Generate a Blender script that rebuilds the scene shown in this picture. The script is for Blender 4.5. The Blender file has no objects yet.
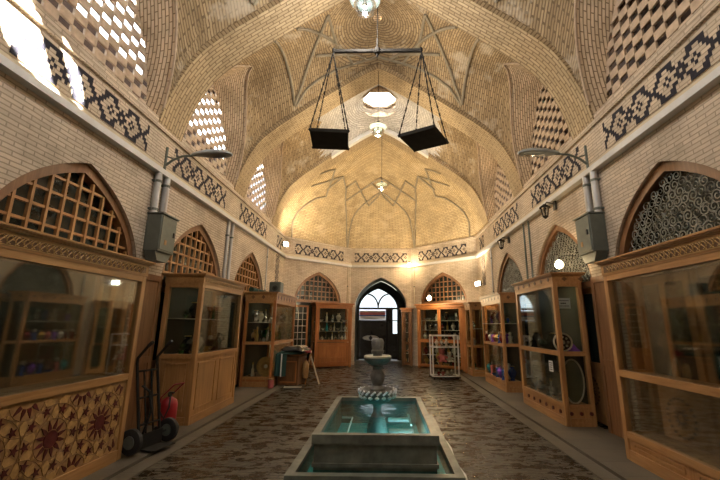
import bpy, math, random
from mathutils import Vector, Matrix
random.seed(7)
PI = math.pi
SC = bpy.context.scene
COL = SC.collection

# ------------------------------------------------------------------ mesh builder
class MB:
    def __init__(s): s.V=[]; s.F=[]; s.U=[]
    def poly(s, pts, uv=None):
        b=len(s.V); s.V.extend([tuple(p) for p in pts]); s.F.append(list(range(b,b+len(pts)))); s.U.append(uv)
    def box(s,x0,x1,y0,y1,z0,z1):
        if x0>x1:x0,x1=x1,x0
        if y0>y1:y0,y1=y1,y0
        if z0>z1:z0,z1=z1,z0
        b=len(s.V)
        s.V+= [(x0,y0,z0),(x1,y0,z0),(x1,y1,z0),(x0,y1,z0),(x0,y0,z1),(x1,y0,z1),(x1,y1,z1),(x0,y1,z1)]
        for f in ((0,3,2,1),(4,5,6,7),(0,1,5,4),(1,2,6,5),(2,3,7,6),(3,0,4,7)):
            s.F.append([b+i for i in f]); s.U.append(None)
        return s
    def bevbox(s,x0,x1,y0,y1,z0,z1,c=.006):
        # box with chamfered vertical and horizontal edges (three stacked sections)
        def ring(i,z):
            return [(x0+i,y0+c,z),(x0+c,y0+i,z),(x1-c,y0+i,z),(x1-i,y0+c,z),(x1-i,y1-c,z),(x1-c,y1-i,z),(x0+c,y1-i,z),(x0+i,y1-c,z)]
        b=len(s.V)
        for (i,z) in ((c,z0),(0,z0+c),(0,z1-c),(c,z1)): s.V+=ring(i,z)
        for k in range(3):
            for j in range(8):
                a=b+k*8+j; n=b+k*8+(j+1)%8
                s.F.append([a,n,n+8,a+8]); s.U.append(None)
        s.F.append([b+j for j in range(7,-1,-1)]); s.U.append(None)
        s.F.append([b+24+j for j in range(8)]); s.U.append(None)
        return s
    def tube(s,pts,r,n=8,cap=True,rs=None):
        pts=[Vector(p) for p in pts]; L=len(pts); b=len(s.V)
        up=Vector((0,0,1)); prev=None
        for i,p in enumerate(pts):
            if i==0: d=pts[1]-p
            elif i==L-1: d=p-pts[i-1]
            else: d=(pts[i+1]-p).normalized()+(p-pts[i-1]).normalized()
            if d.length<1e-9: d=pts[min(i+1,L-1)]-pts[max(i-1,0)]
            d.normalize()
            if prev is None:
                a=d.cross(up)
                if a.length<.05: a=d.cross(Vector((1,0,0)))
            else:
                a=prev-d*prev.dot(d)
            a.normalize(); prev=a; c=d.cross(a)
            rr=rs[i] if rs else r
            for k in range(n):
                t=2*PI*k/n
                s.V.append(tuple(p+(a*math.cos(t)+c*math.sin(t))*rr))
        for i in range(L-1):
            for k in range(n):
                q=b+i*n+k; w=b+i*n+(k+1)%n
                s.F.append([q,q+n,w+n,w]); s.U.append(None)
        if cap:
            s.F.append([b+k for k in range(n)]); s.U.append(None)
            s.F.append([b+(L-1)*n+k for k in range(n-1,-1,-1)]); s.U.append(None)
        return s
    def lathe(s,prof,n=20,c=(0,0,0),axis='z',flute=None):
        b=len(s.V); L=len(prof)
        for i,(r,z) in enumerate(prof):
            for k in range(n):
                t=2*PI*k/n
                rr=r*(1+(flute(i,t) if flute else 0))
                p=(rr*math.cos(t),rr*math.sin(t),z)
                if axis=='x': p=(p[2],p[0],p[1])
                if axis=='y': p=(p[0],-p[2],p[1])
                s.V.append((p[0]+c[0],p[1]+c[1],p[2]+c[2]))
        for i in range(L-1):
            for k in range(n):
                q=b+i*n+k; w=b+i*n+(k+1)%n
                s.F.append([q,w,w+n,q+n]); s.U.append(None)
        s.F.append([b+k for k in range(n-1,-1,-1)]); s.U.append(None)
        s.F.append([b+(L-1)*n+k for k in range(n)]); s.U.append(None)
        return s
    def prism(s,poly,y0,y1,ax='y'):
        # polygon given in (a,z) extruded along y (ax='y'), along x (ax='x', a = y) or z (a=x, z=y)
        def P(a,z,t):
            return (a,t,z) if ax=='y' else ((t,a,z) if ax=='x' else (a,z,t))
        b=len(s.V); n=len(poly)
        s.V+=[P(a,z,y0) for a,z in poly]+[P(a,z,y1) for a,z in poly]
        s.F.append([b+i for i in range(n)]); s.U.append(None)
        s.F.append([b+n+i for i in range(n-1,-1,-1)]); s.U.append(None)
        for i in range(n):
            j=(i+1)%n
            s.F.append([b+i,b+n+i,b+n+j,b+j]); s.U.append(None)
        return s
    def grid(s,P,UV=None,flip=False):
        b=len(s.V); m=len(P[0])
        for row in P: s.V+=[tuple(p) for p in row]
        for i in range(len(P)-1):
            for j in range(m-1):
                q=b+i*m+j; f=[q,q+1,q+m+1,q+m]
                u=[UV[i][j],UV[i][j+1],UV[i+1][j+1],UV[i+1][j]] if UV else None
                if flip:
                    f=f[::-1]; u=u[::-1] if u else None
                s.F.append(f); s.U.append(u)
        return s
    def tf(s,M,i0=0):
        for i in range(i0,len(s.V)): s.V[i]=tuple(M@Vector(s.V[i]))
        return s
    def build(s,name,mat,parent=None,smooth=False,**tags):
        me=bpy.data.meshes.new(name); me.from_pydata(s.V,[],s.F); me.update()
        uvl=me.uv_layers.new(name='UVMap').data; li=0
        for p,u in zip(me.polygons,s.U):
            if u is None:
                n=p.normal; ax=max(range(3),key=lambda k:abs(n[k]))
                for v in p.vertices:
                    c=s.V[v]
                    uvl[li].uv=(c[1],c[2]) if ax==0 else ((c[0],c[2]) if ax==1 else (c[0],c[1])); li+=1
            else:
                for q in u: uvl[li].uv=q; li+=1
        me.materials.append(mat)
        if smooth:
            me.polygons.foreach_set('use_smooth',[True]*len(me.polygons))
            try: me.set_sharp_from_angle(angle=math.radians(42))
            except Exception: pass
        o=bpy.data.objects.new(name,me); COL.objects.link(o)
        if parent: o.parent=parent
        for k,v in tags.items(): o[k]=v
        return o

def thing(name,label,cat,loc=(0,0,0),rz=0,group=None):
    o=bpy.data.objects.new(name,None); COL.objects.link(o); o.empty_display_size=.1
    o.location=loc; o.rotation_euler=(0,0,rz); o['label']=label; o['category']=cat
    if group: o['group']=group
    return o
def dup(root,loc,rz=0,label=None,group=None,sc=None):
    r=root.copy(); COL.objects.link(r); r.location=loc; r.rotation_euler=(0,0,rz)
    if label: r['label']=label
    if group: r['group']=group
    if sc: r.scale=(sc,sc,sc) if not isinstance(sc,tuple) else sc
    for ch in list(root.children):
        c=ch.copy(); COL.objects.link(c); c.parent=r
        for g in list(ch.children):
            d=g.copy(); COL.objects.link(d); d.parent=c
    return r
def S(name,mb,mat,parent=None,smooth=False):
    o=mb.build(name,mat,parent,smooth)
    if not parent: o['kind']='structure'
    return o
# ------------------------------------------------------------------ the shapes of the hall
W=3.62                      # half width
BAYC=[-2.05,1.15,4.35,7.55,10.75]   # centres of the vaulted bays along the hall
PITCH=3.2; RIBW=.35; HB=PITCH/2-RIBW
RIBS=[BAYC[0]-PITCH/2]+[c+PITCH/2 for c in BAYC]
def _cr(pts,n=10):
    out=[]; P=[(2*pts[0][0]-pts[1][0],2*pts[0][1]-pts[1][1])]+pts+[(2*pts[-1][0]-pts[-2][0],2*pts[-1][1]-pts[-2][1])]
    for i in range(1,len(P)-2):
        p0,p1,p2,p3=P[i-1:i+3]
        for k in range(n):
            t=k/n
            out.append(tuple(.5*((2*p1[a])+(-p0[a]+p2[a])*t+(2*p0[a]-5*p1[a]+4*p2[a]-p3[a])*t*t+(-p0[a]+3*p1[a]-3*p2[a]+p3[a])*t**3) for a in (0,1)))
    out.append(pts[-1]); return out
RIBP=_cr([(0,8.38),(.5,8.11),(1.1,7.72),(1.6,7.37),(2.12,7.0),(2.6,6.65),(3.04,6.25),(3.32,5.8),(3.5,5.35),(3.62,4.85)],6)
def ribz(x):
    x=min(abs(x),W)
    for (a,za),(b,zb) in zip(RIBP,RIBP[1:]):
        if x<=b: return za+(zb-za)*(x-a)/(b-a) if b>a else za
    return RIBP[-1][1]
RIBL=[0]
for (a,za),(b,zb) in zip(RIBP,RIBP[1:]): RIBL.append(RIBL[-1]+math.hypot(b-a,zb-za))
def riblen(x):
    x=min(abs(x),W)
    for i in range(len(RIBP)-1):
        if x<=RIBP[i+1][0]: return RIBL[i]+(RIBL[i+1]-RIBL[i])*(x-RIBP[i][0])/(RIBP[i+1][0]-RIBP[i][0])
    return RIBL[-1]
def V(x,t):
    return ribz(x)+.15+(1-t*t)*(.3+1.05*(min(abs(x),W)/W)**2)
def pshape(t,k=1.0):
    t=min(abs(t),1); return math.sqrt(max(0,(1+k)**2-(k+t)**2))/math.sqrt((1+k)**2-k*k)
def zcrease(t): return 5.0+2.5*pshape(t,.8)
def xcrease(t):
    z=zcrease(t); lo,hi=0.,W
    for _ in range(40):
        m=(lo+hi)/2
        if V(m,t)>z: lo=m
        else: hi=m
    return lo
# apse: three facets
AP=[(-W,13.75),(-1.3,16.1),(1.3,16.1),(W,13.75)]
YC=12.6
def plan_R(phi):
    dx,dy=-math.cos(phi),math.sin(phi)
    best=1e9
    segs=[((-W,YC),AP[0]),(AP[0],AP[1]),(AP[1],AP[2]),(AP[2],AP[3]),(AP[3],(W,YC))]
    for (ax,ay),(bx,by) in segs:
        ex,ey=bx-ax,by-ay; den=dx*ey-dy*ex
        if abs(den)<1e-9: continue
        r=((ax)*ey-(ay-YC)*ex)/den; u=((ax)*dy-(ay-YC)*dx)/den
        if r>0 and -1e-6<=u<=1+1e-6: best=min(best,r)
    return best
def conch(phi,s):
    R=plan_R(phi); Rr=3.66+.34*math.sin(phi)
    w=min(1,max(0,(s-.55)/.4)); w=w*w*(3-2*w); R=Rr*(1-w)+R*w
    return Vector((-math.cos(phi)*R*s,YC+math.sin(phi)*R*s,ribz(s*W)))
# ------------------------------------------------------------------ materials (all procedural)
def newmat(name):
    m=bpy.data.materials.new(name); m.use_nodes=True; nt=m.node_tree
    return m,nt,nt.nodes['Principled BSDF']
def N(nt,t,**kw):
    n=nt.nodes.new(t)
    for k,v in kw.items():
        if k in n.inputs: n.inputs[k].default_value=v
        else: setattr(n,k,v)
    return n
def c4(c): return (c[0],c[1],c[2],1)
def mixrgb(nt,fac,a,b,mode='MIX'):
    n=nt.nodes.new('ShaderNodeMixRGB'); n.blend_type=mode
    for i,x in ((0,fac),(1,a),(2,b)):
        if hasattr(x,'is_linked'): nt.links.new(x,n.inputs[i])
        else: n.inputs[i].default_value=x if i==0 else c4(x)
    return n.outputs[0]
def ramp(nt,src,stops):
    r=nt.nodes.new('ShaderNodeValToRGB'); e=r.color_ramp.elements
    while len(e)<len(stops): e.new(.5)
    for i,(p,c) in enumerate(stops):
        e[i].position=p; e[i].color=c4(c) if not isinstance(c,(int,float)) else (c,c,c,1)
    nt.links.new(src,r.inputs[0]); return r.outputs[0]
def brick(name,c1,c2,mor,bw=.23,rh=.052,ms=.008,rough=.85,bump=.5,patch=None,pscale=1.3,spec=.3):
    m,nt,b=newmat(name); L=nt.links.new
    uv=N(nt,'ShaderNodeTexCoord').outputs['UV']
    wob=N(nt,'ShaderNodeTexNoise',Scale=3.0,Detail=2.0); L(uv,wob.inputs['Vector'])
    vm=nt.nodes.new('ShaderNodeVectorMath'); vm.operation='MULTIPLY_ADD'; L(wob.outputs['Color'],vm.inputs[0]); vm.inputs[1].default_value=(.02,.02,0); L(uv,vm.inputs[2])
    br=N(nt,'ShaderNodeTexBrick'); L(vm.outputs[0],br.inputs['Vector'])
    br.inputs['Scale'].default_value=1; br.inputs['Brick Width'].default_value=bw; br.inputs['Row Height'].default_value=rh
    br.inputs['Mortar Size'].default_value=ms; br.inputs['Mortar Smooth'].default_value=.3
    br.inputs['Color1'].default_value=c4(c1); br.inputs['Color2'].default_value=c4(c2); br.inputs['Mortar'].default_value=c4(mor)
    obj=N(nt,'ShaderNodeTexCoord').outputs['Object']
    n1=N(nt,'ShaderNodeTexNoise',Scale=pscale,Detail=5.0,Roughness=.65); L(obj,n1.inputs['Vector'])
    tone=ramp(nt,n1.outputs['Fac'],[(.3,(.72,.70,.68)),(.5,(1,1,1)),(.72,(1.18,1.15,1.1))])
    col=mixrgb(nt,1.0,br.outputs['Color'],tone,'MULTIPLY')
    if patch:
        n2=N(nt,'ShaderNodeTexNoise',Scale=1.1,Detail=4.0,Roughness=.7); L(obj,n2.inputs['Vector'])
        f=ramp(nt,n2.outputs['Fac'],[(.56,0.0),(.66,.55)])
        col=mixrgb(nt,f,col,patch)
    L(col,b.inputs['Base Color']); b.inputs['Roughness'].default_value=rough
    b.inputs['Specular IOR Level'].default_value=spec
    n3=N(nt,'ShaderNodeTexNoise',Scale=35.0,Detail=3.0); L(obj,n3.inputs['Vector'])
    mul=nt.nodes.new('ShaderNodeMath'); mul.operation='MULTIPLY_ADD'; L(n3.outputs['Fac'],mul.inputs[0]); mul.inputs[1].default_value=.35
    inv=nt.nodes.new('ShaderNodeMath'); inv.operation='SUBTRACT'; inv.inputs[0].default_value=1; L(br.outputs['Fac'],inv.inputs[1]); L(inv.outputs[0],mul.inputs[2])
    bp=N(nt,'ShaderNodeBump',Strength=bump,Distance=.012); L(mul.outputs[0],bp.inputs['Height']); L(bp.outputs[0],b.inputs['Normal'])
    return m
def wood(name,c1,c2,rough=.42,axis='z',scale=1.0):
    m,nt,b=newmat(name); L=nt.links.new
    o=N(nt,'ShaderNodeTexCoord').outputs['Object']
    mp=N(nt,'ShaderNodeMapping'); L(o,mp.inputs[0]); s={'z':(14,14,1.2),'y':(14,1.2,14),'x':(1.2,14,14)}[axis]
    mp.inputs['Scale'].default_value=tuple(a*scale for a in s)
    n=N(nt,'ShaderNodeTexNoise',Scale=1.6,Detail=6.0,Roughness=.62,Distortion=.6); L(mp.outputs[0],n.inputs['Vector'])
    n2=N(nt,'ShaderNodeTexNoise',Scale=1.3,Detail=2.0); L(o,n2.inputs['Vector'])
    a=ramp(nt,n.outputs['Fac'],[(.3,c1),(.7,c2)])
    t=ramp(nt,n2.outputs['Fac'],[(.3,(.75,.72,.7)),(.7,(1.15,1.12,1.08))])
    L(mixrgb(nt,1.0,a,t,'MULTIPLY'),b.inputs['Base Color']); b.inputs['Roughness'].default_value=rough
    bp=N(nt,'ShaderNodeBump',Strength=.15,Distance=.004); L(n.outputs['Fac'],bp.inputs['Height']); L(bp.outputs[0],b.inputs['Normal'])
    return m
def plain(name,c,rough=.5,metal=0,noise=.15,ns=8.0,bump=0,emit=None,es=0,spec=.5):
    m,nt,b=newmat(name); L=nt.links.new
    o=N(nt,'ShaderNodeTexCoord').outputs['Object']
    n=N(nt,'ShaderNodeTexNoise',Scale=ns,Detail=4.0,Roughness=.6); L(o,n.inputs['Vector'])
    lo=tuple(max(0,x*(1-noise)) for x in c); hi=tuple(min(1,x*(1+noise)) for x in c)
    L(ramp(nt,n.outputs['Fac'],[(.3,lo),(.7,hi)]),b.inputs['Base Color'])
    b.inputs['Roughness'].default_value=rough; b.inputs['Metallic'].default_value=metal; b.inputs['Specular IOR Level'].default_value=spec
    if bump:
        bp=N(nt,'ShaderNodeBump',Strength=bump,Distance=.01); L(n.outputs['Fac'],bp.inputs['Height']); L(bp.outputs[0],b.inputs['Normal'])
    if emit: b.inputs['Emission Color'].default_value=c4(emit); b.inputs['Emission Strength'].default_value=es
    return m
def thin_glass(name,tint=(.9,.96,.92),gloss=.04,boost=1.0):
    m=bpy.data.materials.new(name); m.use_nodes=True; nt=m.node_tree; nt.nodes.clear(); L=nt.links.new
    out=nt.nodes.new('ShaderNodeOutputMaterial'); mx=nt.nodes.new('ShaderNodeMixShader')
    t=nt.nodes.new('ShaderNodeBsdfTransparent'); t.inputs[0].default_value=c4(tint)
    g=nt.nodes.new('ShaderNodeBsdfGlossy'); g.inputs['Roughness'].default_value=gloss; g.inputs['Color'].default_value=(1,1,1,1)
    f=nt.nodes.new('ShaderNodeFresnel'); f.inputs[0].default_value=1.5
    mu=nt.nodes.new('ShaderNodeMath'); mu.operation='MULTIPLY'; mu.inputs[1].default_value=boost; mu.use_clamp=True
    L(f.outputs[0],mu.inputs[0]); L(mu.outputs[0],mx.inputs[0]); L(t.outputs[0],mx.inputs[1]); L(g.outputs[0],mx.inputs[2]); L(mx.outputs[0],out.inputs[0])
    return m
M={}
M['wall']=brick('wall_brick',(.63,.53,.42),(.52,.435,.34),(.35,.29,.225))
M['lower']=brick('lower_wall_brick',(.56,.43,.31),(.46,.35,.24),(.30,.235,.165))
M['vault']=brick('vault_brick',(.52,.40,.245),(.36,.265,.155),(.22,.16,.10),bw=.22,rh=.062,ms=.012,patch=(.72,.64,.52),bump=.9)
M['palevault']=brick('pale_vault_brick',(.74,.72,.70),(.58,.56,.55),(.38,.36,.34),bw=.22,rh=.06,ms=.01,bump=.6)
M['rib']=brick('rib_brick',(.52,.41,.26),(.42,.325,.20),(.24,.175,.105),bw=.24,rh=.07,ms=.012,bump=.8)
M['conch']=brick('conch_brick',(.62,.49,.30),(.50,.385,.225),(.30,.225,.13),bw=.2,rh=.06,ms=.011,patch=(.62,.50,.33),pscale=2.)
M['soffit']=brick('soffit_brick',(.68,.54,.39),(.54,.42,.29),(.24,.17,.11),bw=.22,rh=.06,ms=.01,bump=.8)
M['lattice']=plain('lattice_brick',(.50,.39,.29),.85,noise=.2,ns=9,bump=.3)
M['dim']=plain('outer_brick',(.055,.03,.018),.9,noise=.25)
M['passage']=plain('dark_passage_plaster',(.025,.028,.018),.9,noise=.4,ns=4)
M['streetwall']=plain('street_plaster',(.30,.32,.36),.8,noise=.2,ns=.7)
M['cream']=plain('cream_tile',(.58,.50,.33),.5,noise=.1,ns=14)
M['navy']=plain('dark_tile',(.016,.015,.026),.9,noise=.3,ns=14)
M['mould']=plain('moulding_plaster',(.30,.26,.19),.8,noise=.15)
M['duct']=plain('painted_duct',(.62,.62,.62),.5,noise=.06)
M['plaster']=plain('cream_plaster',(.60,.52,.38),.8,noise=.08)
M['pipe']=plain('grey_pipe',(.52,.53,.55),.35,metal=.3,noise=.06)
M['grey']=plain('grey_steel',(.13,.15,.135),.5,metal=.2,noise=.12)
M['lampgrey']=plain('lamp_grey',(.30,.33,.34),.4,metal=.2,noise=.1)
M['dgrey']=plain('dark_steel',(.05,.05,.05),.45,metal=.4,noise=.15)
M['iron']=plain('black_iron',(.02,.018,.016),.85,metal=0,noise=.2,spec=.15)
M['rubber']=plain('black_rubber',(.015,.015,.016),.75)
M['steel']=plain('bright_steel',(.55,.55,.55),.25,metal=1.0,noise=.05)
M['white']=plain('white_paint',(.75,.75,.73),.45,noise=.05)
M['red']=plain('red_enamel',(.30,.010,.016),.35,noise=.15)
M['woodL']=wood('honey_wood',(.30,.155,.055),(.47,.27,.11))
M['woodLy']=wood('honey_wood_rail',(.30,.155,.055),(.47,.27,.11),axis='y')
M['woodR']=wood('orange_wood',(.34,.165,.06),(.52,.29,.12))
M['woodRy']=wood('orange_wood_rail',(.34,.165,.06),(.52,.29,.12),axis='y')
M['woodD']=wood('brown_wood',(.09,.043,.018),(.19,.095,.04))
M['woodF']=wood('red_brown_wood',(.27,.10,.032),(.43,.185,.06))
M['woodFx']=wood('red_brown_wood_rail',(.27,.10,.032),(.43,.185,.06),axis='x')
M['archwood']=wood('arch_frame_wood',(.17,.08,.035),(.29,.15,.07))
M['inlay']=plain('maroon_inlay',(.085,.010,.010),.4,noise=.3)
M['ochre']=plain('ochre_inlay',(.46,.28,.10),.45,noise=.25,ns=22)
M['ochre2']=plain('gold_inlay',(.33,.19,.075),.45,noise=.2,ns=22)
M['line']=plain('inlay_line',(.24,.13,.05),.5)
M['backing']=plain('case_lining',(.032,.04,.032),.7,noise=.3,ns=3)
M['lining']=plain('sage_lining',(.17,.18,.115),.8,noise=.25,ns=3)
M['darkpane']=plain('dark_window_pane',(.02,.028,.024),.25,noise=.5,ns=3)
M['scroll']=plain('pale_scrollwork',(.25,.25,.215),.6,noise=.1)
M['glass']=thin_glass('clear_glass',(.95,.98,.955),.03,.7)
M['lampglass']=thin_glass('lamp_glass',(.80,.83,.85),.15,.8)
M['stone']=plain('fountain_stone',(.17,.165,.15),.5,noise=.3,ns=14,bump=.35)
M['lit_lip']=plain('lit_lip_stone',(.74,.76,.80),.6,noise=.1,ns=20)  # stone whitened: the light on the carved lip is put into its colour
M['marble']=plain('pool_marble',(.145,.155,.125),.4,noise=.45,ns=5,bump=.1)
M['pooltile']=brick('turquoise_pool_tile',(.03,.40,.40),(.02,.32,.33),(.06,.46,.46),bw=.12,rh=.12,ms=.006,rough=.3,bump=.1,spec=.5)
M['kerb']=brick('kerb_stone',(.125,.105,.077),(.10,.084,.062),(.10,.085,.065),bw=1.1,rh=.45,ms=.012,rough=.5,bump=.4,spec=.5)
M['brass']=plain('brass',(.55,.38,.12),.3,metal=.9,noise=.2)
M['copper']=plain('copper',(.45,.17,.08),.32,metal=.9,noise=.2)
M['silver']=plain('silver',(.6,.6,.6),.25,metal=.9,noise=.15)
M['blue']=plain('blue_glaze',(.02,.07,.30),.15,noise=.2)
M['turq']=plain('turquoise_glaze',(.03,.30,.32),.15,noise=.2)
M['green']=plain('green_glaze',(.03,.13,.05),.2,noise=.3)
M['leaf']=plain('dark_leaf',(.025,.07,.02),.6,noise=.4)
M['purple']=plain('purple_cloth',(.22,.07,.50),.8,noise=.2)
M['pink']=plain('pink_cloth',(.50,.14,.14),.7,noise=.2)
M['ivory']=plain('ivory_ceramic',(.62,.58,.48),.3,noise=.1)
M['maroon']=plain('maroon_glaze',(.16,.015,.02),.25,noise=.2)
M['black']=plain('black_lacquer',(.012,.012,.014),.2)
M['paper']=plain('paper',(.70,.72,.74),.8,noise=.03)
M['ink']=plain('ink',(.03,.03,.05),.8)
M['teal_cloth']=plain('dark_green_cloth',(.015,.05,.045),.9,noise=.2)
M['glow_warm']=plain('lit_bulb',(1,.85,.6),.4,emit=(1,.80,.48),es=18)
M['glow_white']=plain('lit_floodlight',(1,.95,.85),.4,emit=(1,.93,.8),es=22)
M['frost']=None
def frosted():
    m=bpy.data.materials.new('frosted_skylight'); m.use_nodes=True; nt=m.node_tree; nt.nodes.clear(); L=nt.links.new
    out=nt.nodes.new('ShaderNodeOutputMaterial'); t=nt.nodes.new('ShaderNodeBsdfTranslucent'); t.inputs[0].default_value=(.9,.93,.96,1)
    L(t.outputs[0],out.inputs[0]); return m
M['frost']=frosted()
def water():
    m=thin_glass('pool_water',(.42,.84,.85),.03,.6); nt=m.node_tree; L=nt.links.new
    o=N(nt,'ShaderNodeTexCoord').outputs['Object']; n=N(nt,'ShaderNodeTexNoise',Scale=7.0,Detail=2.0); L(o,n.inputs['Vector'])
    bp=N(nt,'ShaderNodeBump',Strength=.12,Distance=.03); L(n.outputs['Fac'],bp.inputs['Height'])
    for nd in nt.nodes:
        if nd.type in('BSDF_GLOSSY','FRESNEL'): L(bp.outputs[0],nd.inputs['Normal'])
    return m
M['water']=water()
def floor_mat():
    m,nt,b=newmat('wet_brick_paving'); L=nt.links.new
    o=N(nt,'ShaderNodeTexCoord').outputs['Object']
    sep=N(nt,'ShaderNodeSeparateXYZ'); L(o,sep.inputs[0]); cb=N(nt,'ShaderNodeCombineXYZ'); L(sep.outputs[0],cb.inputs[0]); L(sep.outputs[1],cb.inputs[1])
    br=N(nt,'ShaderNodeTexBrick'); L(cb.outputs[0],br.inputs['Vector']); br.inputs['Scale'].default_value=1
    br.inputs['Brick Width'].default_value=.24; br.inputs['Row Height'].default_value=.075; br.inputs['Mortar Size'].default_value=.009
    br.inputs['Color1'].default_value=(.10,.083,.056,1); br.inputs['Color2'].default_value=(.05,.042,.029,1); br.inputs['Mortar'].default_value=(.03,.025,.018,1)
    big=N(nt,'ShaderNodeTexNoise',Scale=1.7,Detail=4.0,Roughness=.6); L(o,big.inputs['Vector'])
    mp=N(nt,'ShaderNodeMapping'); L(o,mp.inputs[0]); mp.inputs['Scale'].default_value=(1.3,2.4,1)
    wet=N(nt,'ShaderNodeTexNoise',Scale=2.7,Detail=8.0,Roughness=.72,Distortion=.3); L(mp.outputs[0],wet.inputs['Vector'])
    # puddles keep to the middle of the lane, out of the reach of the side kerbs
    ab=N(nt,'ShaderNodeMath',operation='ABSOLUTE'); L(sep.outputs[0],ab.inputs[0])
    tone=ramp(nt,big.outputs['Fac'],[(.3,(.7,.7,.68)),(.7,(1.25,1.2,1.15))])
    col=mixrgb(nt,1.0,br.outputs['Color'],tone,'MULTIPLY')
    bw_=N(nt,'ShaderNodeRGBToBW'); L(br.outputs['Color'],bw_.inputs[0])
    wj=N(nt,'ShaderNodeMath',operation='MULTIPLY_ADD'); L(bw_.outputs[0],wj.inputs[0]); wj.inputs[1].default_value=-.55; L(wet.outputs['Fac'],wj.inputs[2])
    wk=N(nt,'ShaderNodeMath',operation='ADD'); L(wj.outputs[0],wk.inputs[0]); wk.inputs[1].default_value=.055
    w=ramp(nt,wk.outputs[0],[(.51,0.0),(.55,1.0)])
    col2=mixrgb(nt,1.0,col,(.42,.40,.37),'MULTIPLY')
    col=mixrgb(nt,w,col,col2)
    L(col,b.inputs['Base Color'])
    rg=nt.nodes.new('ShaderNodeMapRange'); L(w,rg.inputs[0]); rg.inputs[3].default_value=.46; rg.inputs[4].default_value=.16
    L(rg.outputs[0],b.inputs['Roughness'])
    b.inputs['Specular IOR Level'].default_value=.5
    n3=N(nt,'ShaderNodeTexNoise',Scale=14.0,Detail=3.0); L(o,n3.inputs['Vector'])
    inv=N(nt,'ShaderNodeMath',operation='MULTIPLY_ADD'); L(br.outputs['Fac'],inv.inputs[0]); inv.inputs[1].default_value=-.8; L(n3.outputs['Fac'],inv.inputs[2])
    bp=N(nt,'ShaderNodeBump',Strength=.9,Distance=.02); L(inv.outputs[0],bp.inputs['Height']); L(bp.outputs[0],b.inputs['Normal'])
    return m
M['floor']=floor_mat()
# ------------------------------------------------------------------ the hall itself
LOW=[-1.6,1.4,4.42,7.42,10.45]; LHW=1.18; LZS=2.3; LZA=3.62
def arch_wall(mb,org,dr,u0,u1,z0,z1,ops,depth,ztops=None):
    """vertical wall along dr from org; ops = (centre, half width, spring, apex); jambs run back by depth"""
    dr=Vector((dr[0],dr[1],0)).normalized(); nrm=Vector((dr.y,-dr.x,0))     # nrm points back, away from the hall
    def P(u,z,d=0): return Vector((org[0],org[1],0))+dr*u+nrm*d+Vector((0,0,z))
    us=[u0]
    for (c,hw,zs,za) in ops:
        a,b=c-hw,c+hw
        k=max(1,int((a-us[-1])/.5))
        if a>us[-1]+1e-6:
            base=us[-1]
            for i in range(1,k+1):
                un=base+(a-base)*i/k; up=us[-1]
                mb.poly([P(up,z0),P(un,z0),P(un,z1),P(up,z1)],[(up,z0),(un,z0),(un,z1),(up,z1)]); us.append(un)
        prev=(a,zs); al=0
        if zs>z0:
            for q in (a,b): mb.poly([P(q,z0),P(q,zs),P(q,zs,depth),P(q,z0,depth)],[(0,z0),(0,zs),(depth,zs),(depth,z0)])
        n=28
        for i in range(1,n+1):
            t=-math.cos(PI*i/n); u=c+hw*t; z=zs+(za-zs)*pshape(t,.8)
            pu,pz=prev
            mb.poly([P(pu,pz),P(u,z),P(u,z1),P(pu,z1)],[(pu,pz),(u,z),(u,z1),(pu,z1)])
            sl=math.hypot(u-pu,z-pz)
            mb.poly([P(pu,pz),P(pu,pz,depth),P(u,z,depth),P(u,z)],[(al,0),(al,depth),(al+sl,depth),(al+sl,0)])
            al+=sl; prev=(u,z)
        us.append(b)
    if u1>us[-1]+1e-6:
        base=us[-1]; k=max(1,int((u1-base)/.5))
        for i in range(k):
            a=base+(u1-base)*i/k; b=base+(u1-base)*(i+1)/k
            mb.poly([P(a,z0),P(b,z0),P(b,z1),P(a,z1)],[(a,z0),(b,z0),(b,z1),(a,z1)])
Y0=-3.4; Y1=AP[0][1]
wl=MB(); arch_wall(wl,(-W,0),(0,1),Y0,Y1,0,5.0,[(c,LHW,LZS,LZA) for c in LOW],-.45)
S('wall_left',wl,M['wall'])
wr=MB(); arch_wall(wr,(W,0),(0,1),Y0,Y1,0,5.0,[(c,LHW,LZS,LZA) for c in LOW],.45)
S('wall_right',wr,M['wall'])
wb=MB(); wb.box(-W-.5,W+.5,Y0-.2,Y0,0,9.2); S('wall_back',wb,M['wall'])
# apse facets
FAC=[]
for i in range(3):
    a,b=AP[i],AP[i+1]; L=math.hypot(b[0]-a[0],b[1]-a[1]); d=((b[0]-a[0])/L,(b[1]-a[1])/L); FAC.append((a,d,L))
fw=MB()
for i,(a,d,L) in enumerate(FAC):
    arch_wall(fw,a,d,0,L,0,4.86,[(L/2,1.12,2.45,3.68)] if i!=1 else [(L/2,1.1,2.35,3.62)],-.4 if i!=1 else -.3)
S('wall_end',fw,M['wall'])
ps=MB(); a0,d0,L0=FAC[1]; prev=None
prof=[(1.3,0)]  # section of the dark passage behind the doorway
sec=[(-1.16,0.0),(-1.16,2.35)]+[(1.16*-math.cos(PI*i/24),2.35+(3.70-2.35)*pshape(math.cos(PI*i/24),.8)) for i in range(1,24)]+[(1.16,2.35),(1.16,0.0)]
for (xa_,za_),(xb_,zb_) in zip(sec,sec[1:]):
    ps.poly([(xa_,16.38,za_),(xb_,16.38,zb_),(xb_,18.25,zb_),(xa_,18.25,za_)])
S('wall_passage',ps,M['passage'])
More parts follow.
